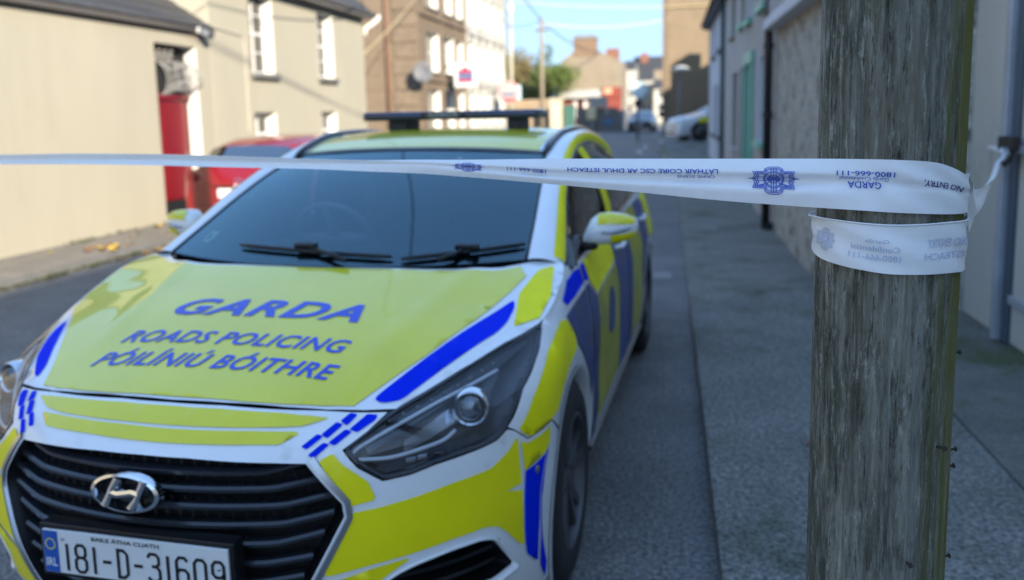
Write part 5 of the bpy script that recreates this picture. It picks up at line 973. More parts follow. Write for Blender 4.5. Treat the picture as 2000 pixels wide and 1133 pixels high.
# ------------------------------------------------------------------ the other cars
def simple_car(name, label, loc, rz, paint, L, Wd, H, st, front=True, extra=None):
    """st: stations (y, half width, belt height, top height, roof half width); hood stations have top == belt"""
    t = thing(name, label, 'car' if 'police' not in name else 'police car', loc, rz); half = []
    for y, hw, zb_, zt, xr in st: half.append([(hw*.90, y, .20), (hw*.99, y, .38), (hw, y, .60), (hw*.965, y, zb_-.03), (hw*.93, y, zb_), (xr+.02, y, max(zt-.05, zb_+.002)), (xr*.85, y, zt-.012 if zt > zb_ else zb_+.02), (xr*.45, y, zt+.004 if zt > zb_ else zb_+.03), (0, y, zt+.01 if zt > zb_ else zb_+.035)])
    A = np.array(half); n = len(st); m = MB()
    for s in (1, -1): m.grid(A*np.array([s, 1, 1]), flip=s < 0)
    for k in (0, n-1): q = list(A[k])+[np.array(p)*[-1, 1, 1] for p in A[k][::-1][1:]]; m.add(q, [tuple(range(len(q)))])
    m.build('body', paint, t, smooth=True, world=False, angle=38)
    cab = [i for i in range(n) if st[i][3] > st[i][2]+.1]; i0, i1 = cab[0], cab[-1]
    off = .006
    def quad_patch(a, b, j0, j1, k=6, ins=.08):
        P = []
        for u in np.linspace(ins, 1-ins, k):
            r0 = A[a, j0:j1+1]*(1-u)+A[b, j0:j1+1]*u; P.append(r0)
        return np.array(P)
    for s in (1, -1):       # screens and side windows
        for nm, (a, b) in (('windscreen', (i0-1, i0)), ('rear_window', (i1, i1+1))):
            P = quad_patch(a, b, 5, 8); P = np.concatenate([P, (P*[-1, 1, 1])[:, ::-1][:, 1:]], 1); P[..., 2] += off*1.6; P[..., 1] += (-off if nm == 'windscreen' else off)
            if s == 1: MB().grid(P).build(nm, M_sideglass2, t, smooth=True, world=False)
        for a, b in zip(cab, cab[1:]):
            P = np.stack([A[a:b+1, 4]*(1-u)+A[a:b+1, 5]*u for u in (.08, .5, .92)], 0); P = P.copy(); P[:, 0, 1] += .03; P[:, -1, 1] -= .03; P[..., 0] += off; MB().grid(P*[s, 1, 1]).build('side_window', M_sideglass2, t, smooth=True, world=False)
        for yy in (st[1][0]+.0, ): pass
        for yw in (L*.185, L*.80):
            w = MB(); w.lathe([(.0, .085), (.06, .09), (.19, .07), (.205, .10), (.29, .10), (.31, .07), (.31, -.07), (.28, -.1)], (0, 0, 0), 'x', 24); w.v = [(s*(Wd/2-.10)+s*x, yw+y, .31+z_) for x, y, z_ in w.v]
            wo = w.build('wheel', M_rubber, t, world=False, smooth=True, angle=40); r_ = MB(); r_.lathe([(0, .10), (.05, .10), (.19, .085), (.2, .06)], (0, 0, 0), 'x', 16); r_.v = [(s*(Wd/2-.095)+s*x, yw+y, .31+z_) for x, y, z_ in r_.v]; r_.build('wheel_trim', M_alloy, wo, world=False, smooth=True)
            ar = MB(); ar.grid(np.stack([[(s*(Wd/2+.004), yw+.37*math.cos(a), .31+.37*math.sin(a)) for a in np.linspace(0, math.pi, 17)], [(s*(Wd/2+.004), yw+.30*math.cos(a), .31+.30*math.sin(a)) for a in np.linspace(0, math.pi, 17)]], 0)); ar.build('wheel_arch', M_black, t, world=False)
        MB().obox((s*(Wd/2+.07), L*.36, st[3][2]+.04), (.08, 0, 0), (0, .05, .0), (0, 0, .055)).build('wing_mirror', paint, t, world=False, bevel=.03)
    if extra: extra(t, A)
    return t
M_sideglass2 = glass('car_glass', (.05, .07, .09), .0, .04, .35)
M_redp = mat('red_car_paint', (.20, .005, .010), .22, coat=.7, var=(4, .1)); M_darkblue = mat('dark_blue_car_paint', (.012, .016, .032), .25, coat=.7)
M_whitecar = mat('white_car_paint', (.66, .68, .70), .3, coat=.5, var=(4, .05))
hatch = [(0,.66,.66,.66,.50),(.10,.78,.74,.74,.60),(.55,.84,.84,.84,.66),(1.0,.85,.93,.93,.68),(1.75,.85,.95,1.36,.58),(2.4,.85,.96,1.44,.60),(3.1,.85,.98,1.42,.58),(3.55,.83,1.0,1.33,.54),(3.92,.80,1.0,1.0,.60),(4.02,.72,.80,.80,.55)]
def red_tail(t, A):
    for s in (1, -1): MB().obox((s*.66, 3.965, .86), (.075, -.02*s, 0), (0, .03, 0), (0, 0, .10)).build('tail_light', mat('dark_tail_light', (.16, .008, .012), .2) if s == 1 else bpy.data.materials['dark_tail_light'], t, world=False, bevel=.02)
    MB().box((-.27, 4.0, .62), (.27, 4.035, .745)).build('number_plate', M_plate, t, world=False); MB().box((-.27, 4.036, .622), (-.225, 4.040, .743)).build('plate_band', M_plateblue, t, world=False)
    MB().box((-.70, 3.96, .30), (.70, 4.06, .52)).build('bumper', M_redp, t, world=False, bevel=.04); MB().lathe([(.035, .0), (.045, .012), (.055, 0)], (0, 4.015, .835), 'y', 20).build('badge', M_chrome, t, world=False); MB().box((-.33, 3.98, .756), (.33, 4.03, .785)).build('plate_lamp_strip', M_black, t, world=False, bevel=.008)
    q = MB()
    for k, ch_ in enumerate('08'): pass
red_car = simple_car('red_car', 'red hatchback parked on the left under the cream house, seen from behind', (-3.84, 12.05, 0), math.radians(3), M_redp, 4.02, 1.7, 1.44, hatch, extra=red_tail)
red_car.rotation_euler = (0, 0, math.radians(180-2)); red_car.scale = (1, 1, .90)
def front_bits(col):
    def f(t, A):
        for s in (1, -1): MB().obox((s*.58, .10, .70), (.15, .10*s, .03), (0, .05, 0), (0, 0, .075)).build('headlight', M_lampgrey, t, world=False, bevel=.03)
        MB().box((-.36, -.012, .42), (.36, .06, .56)).build('grille', M_black, t, world=False, bevel=.02); MB().box((-.26, -.03, .44), (.26, -.013, .54)).build('number_plate', M_plate, t, world=False); MB().box((-.5, -.01, .24), (.5, .06, .34)).build('air_intake', M_black, t, world=False, bevel=.02)
        if col == 'garda':
            for s in (1, -1):
                y = np.array((.55, .95)); MB().add([(s*.863, .66, .64), (s*.863, 1.05, .66), (s*.86, 1.05, .84), (s*.86, .70, .80)], [(0, 1, 2, 3)] if s > 0 else [(3, 2, 1, 0)]).build('yellow_panel', M_yel_side, t, world=False); MB().add([(s*.863, 1.10, .45), (s*.863, 1.9, .45), (s*.845, 1.9, .92), (s*.855, 1.10, .86)], [(0, 1, 2, 3)]).build('blue_panel', M_blue, t, world=False); MB().add([(s*.863, 1.95, .45), (s*.863, 2.8, .45), (s*.845, 2.8, .92), (s*.845, 1.95, .92)], [(0, 1, 2, 3)]).build('yellow_panel', M_yel_side, t, world=False)
    return f
fc_ = MB(); fc_.add([(1.45, 25.7, .0), (9, 25.7, .0), (9, 28, .40), (1.05, 27.6, .40), (9, 39, .40), (1.3, 36, .40), (1.3, 39, .0), (.95, 27.5, .0)], [(0, 1, 2, 3), (3, 2, 4, 5), (5, 4, 6), (0, 3, 7), (3, 5, 6, 7)]); tag(fc_.build('forecourt', M_pave), kind='structure')
simple_car('police_hatchback', 'white police hatchback with blue and yellow side panels parked far off on the right', (1.39, 29.1, .40), math.radians(-71), M_whitecar, 4.02, 1.7, 1.44, hatch, extra=front_bits('garda'))
sal = [(0,.66,.64,.64,.50),(.10,.80,.72,.72,.62),(.6,.87,.84,.84,.68),(1.25,.88,.93,.93,.70),(2.0,.88,.95,1.33,.58),(2.7,.88,.96,1.42,.60),(3.3,.88,.98,1.38,.58),(3.9,.86,1.0,1.0,.62),(4.4,.78,.85,.85,.6)]
simple_car('blue_car', 'dark blue saloon facing us in the road at the far end of the street', (-.62, 56, 0), math.radians(-4), M_darkblue, 4.4, 1.76, 1.42, sal, extra=front_bits(''))

# ------------------------------------------------------------------ overhead cables
def cable(label, a, b, sag, r=.012, m=None, n=24, group='overhead cables'):
    a, b = np.array(a, float), np.array(b, float); P = [a+(b-a)*t-np.array((0, 0, sag*4*t*(1-t))) for t in np.linspace(0, 1, n)]
    return tag(MB().tube(P, r, 5).build('overhead_cable', m or M_cab, smooth=True), label, 'cable', group)
M_cab = mat('cable_black', (.02, .02, .022), .6); M_cab2 = mat('cable_sunlit_grey', (.62, .60, .54), .6); M_cab3 = mat('cable_sunlit_yellow', (.55, .45, .22), .6)  # sunlight on the pale and the yellow cables is put into their colours
cable('dark overhead cable dropping from the upper left to the far telegraph pole top', (BX+.3, 39, 10.6), (-6.2, 50, 6.9), .1, .035)
cable('dark cable sloping down from the far pole towards the gable house', (-6.2, 50, 6.9), (-4.6, 75, 6.6), .5, .04)
cable('pale sunlit cable hanging between the far pole and the tall brown building', (-6.2, 50, 6.75), (1.3, 50, 6.7), .35, .035, M_cab2)
cable('highest cable crossing the sky towards the tall brown building', (BX+.4, BY2, 8.05), (3.8, 49.9, 7.4), .25, .03, M_cab3)
cable('thin cable from the white building to the far telegraph pole', (BX+.2, BY2, 6.6), (-6.2, 50, 6.9), .15, .02)
cable('thin cable strung slantwise across the brown end wall', (-5.9, 18.0, 2.95), (BX+.1, BY0-.1, 6.1), .06, .018, M_cab3)
cable('cable passing over the terrace roofs to the grey house chimney', (3.05, -7.5, 9.6), (5.6, 9.0, 7.5), .25, .013)
cable('cable passing over the terrace roofs to the pale grey house chimney', (3.05, -7.5, 9.4), (5.6, 12.9, 7.1), .3, .013)
cable('cable crossing the street high up to the cream house eaves', (3.05, -7.5, 9.5), (-5.7, 17.6, 3.9), .6, .012)
# ------------------------------------------------------------------ fallen leaves, weeds at the left wall and kerb
M_lf = [mat('yellow_leaf', (.50, .36, .07), .7), mat('brown_leaf', (.22, .11, .05), .8), mat('orange_leaf', (.28, .15, .05), .75)]
def leaf_mesh(name, s_, m):
    P = [[(x*s_, w*s_*k, .25*s_*abs(k)+.12*s_*math.sin(x*2)) for k in (-1, 0, 1)] for x, w in ((-.5, .02), (-.3, .28), (0, .38), (.3, .25), (.55, .02))]
    return MB().grid(np.array(P)).build(name, m, smooth=True)
protos = [leaf_mesh('fallen_leaf', .066, m) for m in M_lf]
spots_ = [(-5.0+.14*rng.normal(), 6.7+.5*rng.random()) for _ in range(20)]+[(-5.6+.75*rng.random(), 6.3+2.6*rng.random()) for _ in range(9)]+[(-4.70+.08*rng.random(), 6.6+1.6*rng.random()) for _ in range(16)]
for i, (x, y) in enumerate(spots_):
    o = protos[i] if i < 3 else protos[i % 3].copy()
    if i >= 3: COL.objects.link(o)
    o.location = (x, y, (.094 if x < -4.74 else .008)); o.rotation_euler = (rng.uniform(-.3, .3), rng.uniform(-.3, .3), rng.uniform(0, 6.28)); s_ = rng.uniform(.7, 1.3); o.scale = (s_, s_, s_)
    tag(o, 'dry fallen leaf lying at the sunlit left kerb and pavement', 'leaf', 'fallen leaves along the left kerb')
lr = MB().grid(np.array([[(1.86, 1.95, .086), (1.90, 1.93, .10), (1.93, 1.95, .086)], [(1.87, 2.0, .086), (1.90, 2.0, .095), (1.94, 1.99, .088)]])).build('fallen_leaf', M_lf[1]); tag(lr, 'single reddish brown leaf on the dark right pavement', 'leaf')
M_weed = mat('weed_green', (.05, .065, .018), .7, var=(8, .3))
wd = MB()
for cx_, cy_, n_ in ((-5.76, 7.45, 60), (-5.77, 8.25, 30), (-5.72, 9.0, 14), (-4.72, 6.2, 60), (-4.71, 5.6, 60), (-4.70, 6.8, 50), (-4.71, 5.0, 40)):
    for _ in range(n_):
        p = np.array((cx_+.03*rng.normal(), cy_+.16*rng.normal(), .03 if cx_ > -4.8 else .085)); d = np.array((.05*rng.normal()+.02, .05*rng.normal(), .015+.035*rng.random())); w_ = np.array((.008, .008*rng.normal(), 0)); wd.add([p-w_, p+w_, p+d], [(0, 1, 2)])
tag(wd.build('weeds', M_weed), kind='stuff')
# ================================================================== wooden pole and the tape round it
def wood():
    m = bpy.data.materials.new('weathered_pole_wood'); m.use_nodes = True; t = m.node_tree; b = t.nodes['Principled BSDF']; L = t.links.new
    tc = t.nodes.new('ShaderNodeTexCoord')
    def noise(scale, stretch, det=8, rough=.7, dist=0):
        mp = t.nodes.new('ShaderNodeMapping'); mp.inputs['Scale'].default_value = stretch; L(tc.outputs['Object'], mp.inputs[0]); n = t.nodes.new('ShaderNodeTexNoise'); n.inputs['Scale'].default_value = scale; n.inputs['Detail'].default_value = det; n.inputs['Roughness'].default_value = rough; n.inputs['Distortion'].default_value = dist; L(mp.outputs[0], n.inputs['Vector']); return n.outputs['Fac']
    def ramp(f, stops):
        r = t.nodes.new('ShaderNodeValToRGB'); e = r.color_ramp.elements
        while len(e) < len(stops): e.new(.5)
        for k, (p, c) in enumerate(stops): e[k].position = p; e[k].color = (*c, 1)
        L(f, r.inputs[0]); return r.outputs[0]
    def mix(f, a, b_, mode='MIX'):
        x = t.nodes.new('ShaderNodeMix'); x.data_type = 'RGBA'; x.blend_type = mode; x.clamp_factor = True
        if hasattr(f, 'is_output'): L(f, x.inputs['Factor'])
        else: x.inputs['Factor'].default_value = f
        for v, n in ((a, 'A'), (b_, 'B')):
            if hasattr(v, 'is_output'): L(v, x.inputs[n])
            else: x.inputs[n].default_value = (*v, 1)
        return x.outputs['Result']
    g1 = noise(30, (1, 1, .05), 12, .75, .15); g2 = noise(110, (1, 1, .08), 10, .8, .1); pt = noise(9, (1, 1, .20), 10, .75, .5); big = noise(3.6, (1, 1, .4), 6, .7, .5); sp = noise(75, (1, 1, .20), 10, .85, .15); stk = noise(14, (1, 1, .03), 6, .6)
    c = ramp(g1, [(.34, (.050, .050, .040)), (.44, (.17, .165, .14)), (.56, (.32, .315, .28)), (.68, (.50, .50, .46))])
    c = mix(ramp(big, [(.46, (0, 0, 0)), (.62, (.6, .6, .6))]), c, (.24, .215, .16))
    c = mix(ramp(stk, [(.58, (0, 0, 0)), (.68, (.7, .7, .7))]), c, (.40, .42, .43))               # silvered bare streaks
    c = mix(ramp(pt, [(.49, (0, 0, 0)), (.57, (.80, .80, .80))]), c, (.080, .082, .066))            # old dark preservative patches
    c = mix(ramp(g2, [(.50, (0, 0, 0)), (.60, (.65, .65, .65))]), c, (.44, .44, .40))
    c = mix(ramp(sp, [(.54, (0, 0, 0)), (.61, (.8, .8, .8))]), c, (.56, .56, .52))              # pale lichen flecks
    c = mix(ramp(noise(55, (1, 1, .12), 10, .85, .15), [(.54, (0, 0, 0)), (.61, (.9, .9, .9))]), c, (.028, .028, .022))   # fine dark checks
    c = mix(ramp(noise(5, (1, 1, .4), 6, .7), [(.52, (0, 0, 0)), (.68, (.45, .45, .45))]), c, (.12, .135, .07))       # green bloom
    c = mix(1.0, c, (1.04, 1.03, .95), 'MULTIPLY')
    # algae on the side turned from the weather (towards +x)
    gx = t.nodes.new('ShaderNodeSeparateXYZ'); L(tc.outputs['Normal'], gx.inputs[0]); mr = t.nodes.new('ShaderNodeMapRange'); mr.inputs[1].default_value = .46; mr.inputs[2].default_value = .80; L(gx.outputs[0], mr.inputs[0])
    ml = t.nodes.new('ShaderNodeMath'); ml.operation = 'MULTIPLY'; L(mr.outputs[0], ml.inputs[0]); L(ramp(noise(12, (1, 1, .3)), [(.30, (.35, .35, .35)), (.55, (1, 1, 1))]), ml.inputs[1])
    c = mix(ml.outputs[0], c, (.22, .21, .05)); L(c, b.inputs['Base Color']); b.inputs['Roughness'].default_value = .9; b.inputs['Specular IOR Level'].default_value = .25
    ad = t.nodes.new('ShaderNodeMath'); ad.operation = 'ADD'; L(g1, ad.inputs[0]); L(g2, ad.inputs[1]); ad2 = t.nodes.new('ShaderNodeMath'); ad2.operation = 'ADD'; L(ad.outputs[0], ad2.inputs[0]); L(sp, ad2.inputs[1])
    bp = t.nodes.new('ShaderNodeBump'); bp.inputs['Strength'].default_value = .8; bp.inputs['Distance'].default_value = .014; L(ad2.outputs[0], bp.inputs['Height']); L(bp.outputs[0], b.inputs['Normal'])
    return m
POLE = np.array((1.608, -.33)); PR = .1055
pole = thing('wooden_pole', 'thick weathered wooden utility pole with tape wound round it, right foreground', 'utility pole', (POLE[0], POLE[1], 0))
ang = np.linspace(0, 2*math.pi, 97); zs = np.concatenate([np.linspace(-.1, 2.4, 150), np.linspace(2.5, 4.75, 12)])
wob = {k: (rng.uniform(0, 6.28), rng.uniform(.3, 1)) for k in range(3, 40)}
def pole_r(a, z):
    r = PR*(1.0+.004*np.sin(2*a+.7*z))-.0016*z*0
    for k, (ph, am) in wob.items(): r = r+.0009*am/math.sqrt(k)*np.sin(k*a+ph+.6*np.sin(z*1.3+ph))
    return r-.0010*np.maximum(0, np.sin(19*a+1.5*np.sin(2.2*z)))**8*3
AA, ZZ = np.meshgrid(ang, zs); RR = pole_r(AA, ZZ)
MB().grid(np.stack([POLE[0]+RR*np.cos(AA), POLE[1]+RR*np.sin(AA), ZZ], -1)).build('post', wood(), pole, smooth=True)
MB().lathe([(0, 4.78), (.12, 4.76), (.12, 4.73)], (POLE[0], POLE[1], 0), 'z', 24).build('cap', M_rust, pole)
def at_pole(a, z, off=0.0): return np.array((POLE[0]+(PR+off)*math.cos(a), POLE[1]+(PR+off)*math.sin(a), z))
for px_, z in ((.02, 1.145), (-.01, .985), (.03, .955), (.02, .80), (-1.35, .84), (-.9, 1.02)):
    a = px_; c = at_pole(a, z, -.004); d = np.array((math.cos(a), math.sin(a), .1)); MB().tube([c, c+d*.014, c+d*.0142, c+d*.017], [.002, .002, .0042, .004], 6).build('nail', M_rust, pole)
# ---- tape (plastic film, about 75 mm wide)
M_tape = film('white_tape_film', (.94, .955, .97), .12)
M_tapeblue = mat('tape_print_blue', (.03, .075, .42), .5); M_tapefaint = mat('tape_print_seen_through', (.52, .57, .70), .5); M_tapenavy = mat('tape_print_navy', (.02, .03, .16), .5)
tape = thing('barrier_tape', 'white police barrier tape with blue print, stretched across the street and round the pole', 'tape', (1.5, -.4, 1.2))
def pix(px, py, depth):
    d = fwd+rgt*((px-1000)/1667.4)-upv*((py-451.6)/1667.4); return CP+d*depth
CPX = 1712
def wrapa(a): return a if a < 1.2 else a-2*math.pi
def pole_hit(px, py, r=.0065):
    d = fwd+rgt*((px-1000)/1667.4)-upv*((py-451.6)/1667.4); e = CP[:2]-POLE; A_ = d[:2]@d[:2]; B_ = 2*e@d[:2]; C_ = e@e-(PR+r)**2; D_ = max(B_*B_-4*A_*C_, 0); tt = (-B_-math.sqrt(D_))/(2*A_); p = CP+d*tt; return wrapa(math.atan2(p[1]-POLE[1], p[0]-POLE[0])), p[2], tt
IDC = 1/pole_hit(CPX, 360)[2]
# span: measured edges (upper, fold, lower) and depth along the line of sight, built in space
stn = [(-260,300,309,318,0),(0,302,311,321,5.2),(150,300,311,321,4.35),(300,301,312,323,3.70),(450,305,316,327,3.22),(600,310,318,330,2.84),(720,313,319,335,2.58),(820,312,320,339,2.395),(900,312,326,345,2.26),(1000,311,334,353,2.10),(1100,310,343,362,1.965),(1250,310,348,376,1.785),(1400,310,350,391,1.625),(1500,310,352,399,1.53),(1600,310,354,406,1.43),(1730,311.5,358,414,1.352)]
xs_ = [s_[0] for s_ in stn]; hf_ = [hermite(xs_, [s_[k] for s_ in stn]) for k in range(1, 4)]+[lambda px: 1/(IDC-.00026*(CPX-px))]
def SPAN(px, t, off=0.0):
    """px along, t across 0 lower .. 1 upper"""
    px = np.asarray(px, float); t = np.asarray(t, float); up_, fo, lo, de = [f(px) for f in hf_]; tf = .45
    py = np.where(t < tf, lo+(fo-lo)*t/tf, fo+(up_-fo)*(t-tf)/(1-tf))
    dep = de+(.017*np.exp(-((t-tf)/.10)**2)*smooth(780, 1050, px)-.010*np.sin(math.pi*t)*smooth(500, 900, px))*smooth(CPX, CPX-150, px)+.013*np.clip(1-np.abs(t-tf)/.5, 0, 1)*smooth(950, 650, px)
    px1 = px[..., None]; d = fwd+rgt*((px1-1000)/1667.4)-upv*((py[..., None]-451.6)/1667.4)
    return CP+d*(dep-off)[..., None]
PXs = np.concatenate([np.linspace(-260, 700, 60), np.linspace(715, CPX-2, 110)]); TT = np.linspace(0, 1, 17)
X_, T_ = np.meshgrid(PXs, TT, indexing='ij'); base_span = SPAN(X_, T_)
# wrap round the pole: film lies on the wood from the front left tangent to the right flank, then leaves for the gate
end_lo, end_hi = base_span[-1, 0], base_span[-1, -1]
a_start = math.atan2(base_span[-1, 8][1]-POLE[1], base_span[-1, 8][0]-POLE[0])
hi = [pole_hit(px, py) for px, py in ((CPX,311),(1740,312),(1790,314),(1830,318),(1862,328),(1884,340))]; lo = [pole_hit(px, py) for px, py in ((CPX,413.5),(1740,415),(1790,417),(1830,418),(1862,418),(1884,416))]
aa = np.array([h[0] for h in hi]); zh = hermite(aa, [h[1] for h in hi]); zl = hermite(aa, [l[1] for l in lo])
a_end = aa[-1]+.35
def WRAP(a, t, off=0.0):
    a = np.asarray(a, float); t = np.asarray(t, float); ac = np.minimum(a, aa[-1]); z = zl(ac)+(zh(ac)-zl(ac))*np.where(t < .45, t*.54/.45, .54+(t-.45)*.46/.55)
    r = PR+.0065+off+.0022*np.sin(t*9+a*7)*np.sin(math.pi*t)*smooth(aa[0], aa[0]+.15, a)-.0025*np.exp(-((t-.45)/.05)**2)*smooth(aa[0], aa[0]+.15, a)
    return np.stack([POLE[0]+r*np.cos(a), POLE[1]+r*np.sin(a), z], -1)
Aw, Tw = np.meshgrid(np.linspace(aa[0], a_end, 40), TT, indexing='ij')
full = np.concatenate([base_span, WRAP(Aw, Tw)], 0)
for _ in range(14):      # ease the film where it meets the wood
    n0 = len(base_span); sl_ = slice(n0-14, n0+6); full[sl_] = .5*full[sl_]+.25*(full[n0-15:n0+5]+full[n0-13:n0+7])
span = MB().grid(full).build('span', M_tape, tape, smooth=True)
# lower turn round the pole
lo_t = [(1583,420),(1600,424),(1640,431),(1690,437),(1740,440),(1800,439),(1850,435),(1884,431)]; lo_b = [(1585,487),(1600,503),(1640,518),(1690,529),(1740,536),(1800,537),(1850,534),(1884,529)]
t2 = [pole_hit(*p) for p in lo_t]; b2 = [pole_hit(*p) for p in lo_b]; ca = hermite([q_[0] for q_ in t2], [q_[1] for q_ in t2]); cb = hermite([q_[0] for q_ in b2], [q_[1] for q_ in b2]); a0_, a1_ = t2[0][0], t2[-1][0]
def BAND(a, t, off=0.0):
    a = np.asarray(a, float); t = np.asarray(t, float); ac = np.clip(a, a0_, a1_); z = cb(ac)+(ca(ac)-cb(ac))*t
    r = PR+.0060+off+.0020*np.sin(t*7+a*5)*np.sin(math.pi*t)+.004*smooth(.86, 1.0, t)*smooth(a0_+.9, a0_, a)
    return np.stack([POLE[0]+r*np.cos(a), POLE[1]+r*np.sin(a), z], -1)
Ab, Tb = np.meshgrid(np.linspace(a0_-.9, a1_+.9, 90), TT, indexing='ij'); band = MB().grid(BAND(Ab, Tb)).build('pole_turn', M_tape, tape, smooth=True)
e_ = MB(); e_.tube([BAND(np.array(a), np.array(1.0), .001) for a in np.linspace(a0_-.5, a1_+.5, 50)], .0014, 5); e_.build('rolled_edge', M_tape, band, smooth=True)
# tail to the gate latch: twisted film, knotted round the latch
s0 = WRAP(np.array(a_end-.05), np.array(.42)); gl_ = fgate.p(3.86, 1.245, .09)
ctr = interp([s0, s0+np.array((.02, .05, -.035)), s0+(gl_-s0)*.20+np.array((0, 0, -.045)), s0+(gl_-s0)*.55+np.array((0, 0, -.03)), gl_], 40)
wd_ = np.interp(np.linspace(0, 1, 40), [0, .12, .3, .6, 1], [.070, .060, .046, .036, .026]); tw_ = np.interp(np.linspace(0, 1, 40), [0, .2, .5, 1], [0, .25, .7, 1.2])
tl = []
for i in range(40):
    t = ctr[min(i+1, 39)]-ctr[max(i-1, 0)]; t /= np.linalg.norm(t); s1_ = np.cross(t, (0, 0, 1)); s1_ /= np.linalg.norm(s1_); s2_ = np.cross(s1_, t); w = math.sin(tw_[i])*s1_+math.cos(tw_[i])*s2_; nn = np.cross(w, t); tl.append([ctr[i]+w*wd_[i]*(q_-.5)+nn*.006*math.sin(q_*8+i*.3) for q_ in np.linspace(0, 1, 7)])
MB().grid(np.array(tl)).build('tail', M_tape, tape, smooth=True)
kn = MB(); kn.tube([gl_+np.array((.0, .02, .02)), gl_+np.array((-.02, 0, 0)), gl_+np.array((.01, -.03, -.01)), gl_+np.array((.02, .01, .02))], [.012, .018, .016, .01], 8); kn.build('knot', M_tape, tape, smooth=True)
MB().grid(np.array([[gl_+np.array((-.03, .02, .02+q_)), gl_+np.array((-.05, .10, .03+q_*.8)), gl_+np.array((-.03, .17, .022+q_*.9))] for q_ in (-.012, 0, .012)])).build('loose_end', M_tape, tape, smooth=True)
# print: lettering lies upside down, as the tape was hung
def on_span(s, F_, x0, x1, t0, t1, m, nm, par, bold=.02, n=(10, 3), off=.0026):
    """x0 > x1 and t0 > t1 turn the words upside down"""
    return text_on(s, [(x0, t0), (x1, t0), (x1, t1), (x0, t1)], F_, m, nm, par, n, bold, 0, off, world=True)
on_span('LÁTHAIR COIRE CSC AR DHUL ISTEACH', SPAN, 1402, 1108, .72, .56, M_tapeblue, 'tape_lettering', span, .012, (20, 2))
on_span('CRIME SCENE', SPAN, 1396, 1322, .545, .475, M_tapeblue, 'tape_lettering', span, .0, (8, 2))
on_span('1800-666-111', SPAN, 1066, 990, .62, .47, M_tapeblue, 'tape_lettering', span, .01, (8, 2))
on_span('1800-666-111', SPAN, 1676, 1633, .72, .60, M_tapeblue, 'tape_lettering', span, .01, (6, 2)) if 0 else None
wa = lambda px: pole_hit(px, 350)[0]
on_span('1800-666-111', WRAP, wa(1746), wa(1694), .74, .60, M_tapeblue, 'tape_lettering', span, .01, (8, 2)) if 0 else None
def MIXED(px, t, off=0.0):
    """span in front of the pole, then the film lying on the pole, by sight line number"""
    px = np.asarray(px, float); out_ = SPAN(np.minimum(px, CPX), t, off); a = np.array([pole_hit(float(q_), 350)[0] for q_ in px.ravel()]).reshape(px.shape); w = WRAP(a, t, off); k = (px > CPX)[..., None]
    return np.where(k, w, out_)
on_span('1800-666-111', MIXED, 1748, 1634, .72, .60, M_tapeblue, 'tape_lettering', span, .012, (16, 2))
on_span('Garda Confidential', MIXED, 1736, 1640, .585, .50, M_tapeblue, 'tape_lettering', span, .0, (16, 2))
on_span('GARDA', MIXED, 1722, 1655, .475, .36, M_tapeblue, 'tape_lettering', span, .012, (12, 2))
on_span('NO ENTRY,', MIXED, 1881, 1803, .60, .44, M_tapenavy, 'tape_lettering', span, .012, (16, 2))
bm_ = lambda px: pole_hit(px, 480)[0]
def BANDP(px, t, off=0.0):
    px = np.asarray(px, float); a = np.array([bm_(float(q_)) for q_ in px.ravel()]).reshape(px.shape); return BAND(a, t, off)
on_span('NO ENTRY', BANDP, 1883, 1812, .53, .70, M_tapefaint, 'tape_lettering', band, .012, (12, 2))
on_span('ISTEACH', BANDP, 1883, 1806, .30, .43, M_tapefaint, 'tape_lettering', band, .008, (12, 2))
on_span('Garda', BANDP, 1737, 1690, .62, .70, M_tapefaint, 'tape_lettering', band, .008, (12, 2))
on_span('Confidential', BANDP, 1758, 1662, .44, .56, M_tapefaint, 'tape_lettering', band, .008, (12, 2))
on_span('1800-666-111', BANDP, 1760, 1658, .25, .38, M_tapefaint, 'tape_lettering', band, .008, (12, 2))
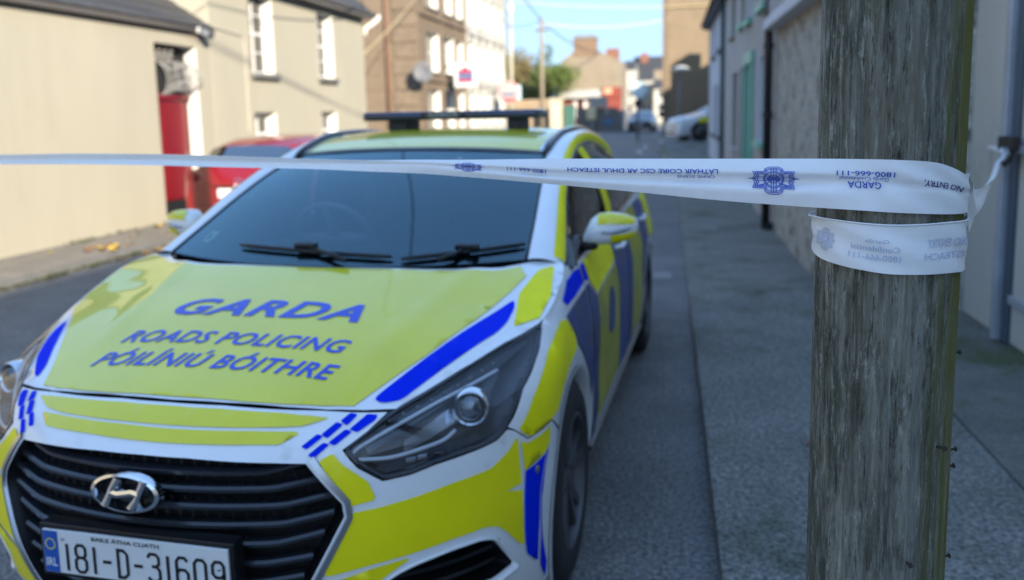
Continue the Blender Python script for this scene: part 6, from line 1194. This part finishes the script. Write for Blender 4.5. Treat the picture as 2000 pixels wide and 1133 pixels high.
# crest: interlaced quatrefoil of strap lines with a dark scroll
def crest(F_, cx_, ct, sx, st_, m, par, n=10):
    q = MB(); lines = []
    for k in (1.0, .90, .80): lines.append([(k*x, k*y) for x, y in ((-1,-.62),(-.46,-.62),(-.40,-.86),(-.2,-1),(.2,-1),(.40,-.86),(.46,-.62),(1,-.62),(.90,-.3),(1,0),(.90,.3),(1,.62),(.46,.62),(.40,.86),(.2,1),(-.2,1),(-.40,.86),(-.46,.62),(-1,.62),(-.90,.3),(-1,0),(-.90,-.3),(-1,-.62)) ])
    for r in (.62, .54, .30): lines.append([(r*.78*math.cos(a), r*math.sin(a)) for a in np.linspace(0, 2*math.pi, 29)])
    for sgn in (1, -1):
        for d in (0, .09, .18): lines.append([(-.85+d, -.5*sgn), (-.3, -.32*sgn), (.0, .0), (.3, .32*sgn), (.85-d, .5*sgn)])
    for k in (-.12, 0, .12): lines.append([(k, -.9), (k, .9)]); lines.append([(-.9, k*1.3), (.9, k*1.3)])
    w = .026
    for L_ in lines:
        P = np.array(densify([tuple(p) for p in L_]+[tuple(p) for p in L_[::-1][1:-1]], .12)); P = P[:max(2, len(P)//2+1)]
        T = np.gradient(P, axis=0); T /= np.linalg.norm(T, axis=1)[:, None]+1e-9; N = np.stack([-T[:, 1], T[:, 0]], -1)*w
        rows = [F_(cx_+(P+N)[:, 0]*sx, ct+(P+N)[:, 1]*st_, .0018), F_(cx_+(P-N)[:, 0]*sx, ct+(P-N)[:, 1]*st_, .0018)]; q.grid(np.stack(rows, 0))
    xs2 = np.linspace(-.32, .32, 9); q.grid(np.stack([F_(cx_+xs2*sx, ct+(y_+.05*np.cos(xs2*5))*st_, .002) for y_ in (-.16, .10)], 0))
    for s_ in (1, -1): q.grid(np.stack([F_(cx_+s_*np.linspace(.9, 1.25, 5)*sx, ct+np.array([y_]*5)*st_*np.linspace(1, .1, 5), .0018) for y_ in (-.10, .10)], 0))
    o = q.build('tape_crest', m, par); tag(o, kind='stuff'); return o
M_crest = mat('tape_print_pale_blue', (.13, .19, .55), .5)
crest(SPAN, 1511, .49, 41, .30, M_crest, span); crest(SPAN, 914, .52, 26, .26, M_crest, span)
crest(BANDP, 1612, .52, 15, .26, M_tapefaint, band)
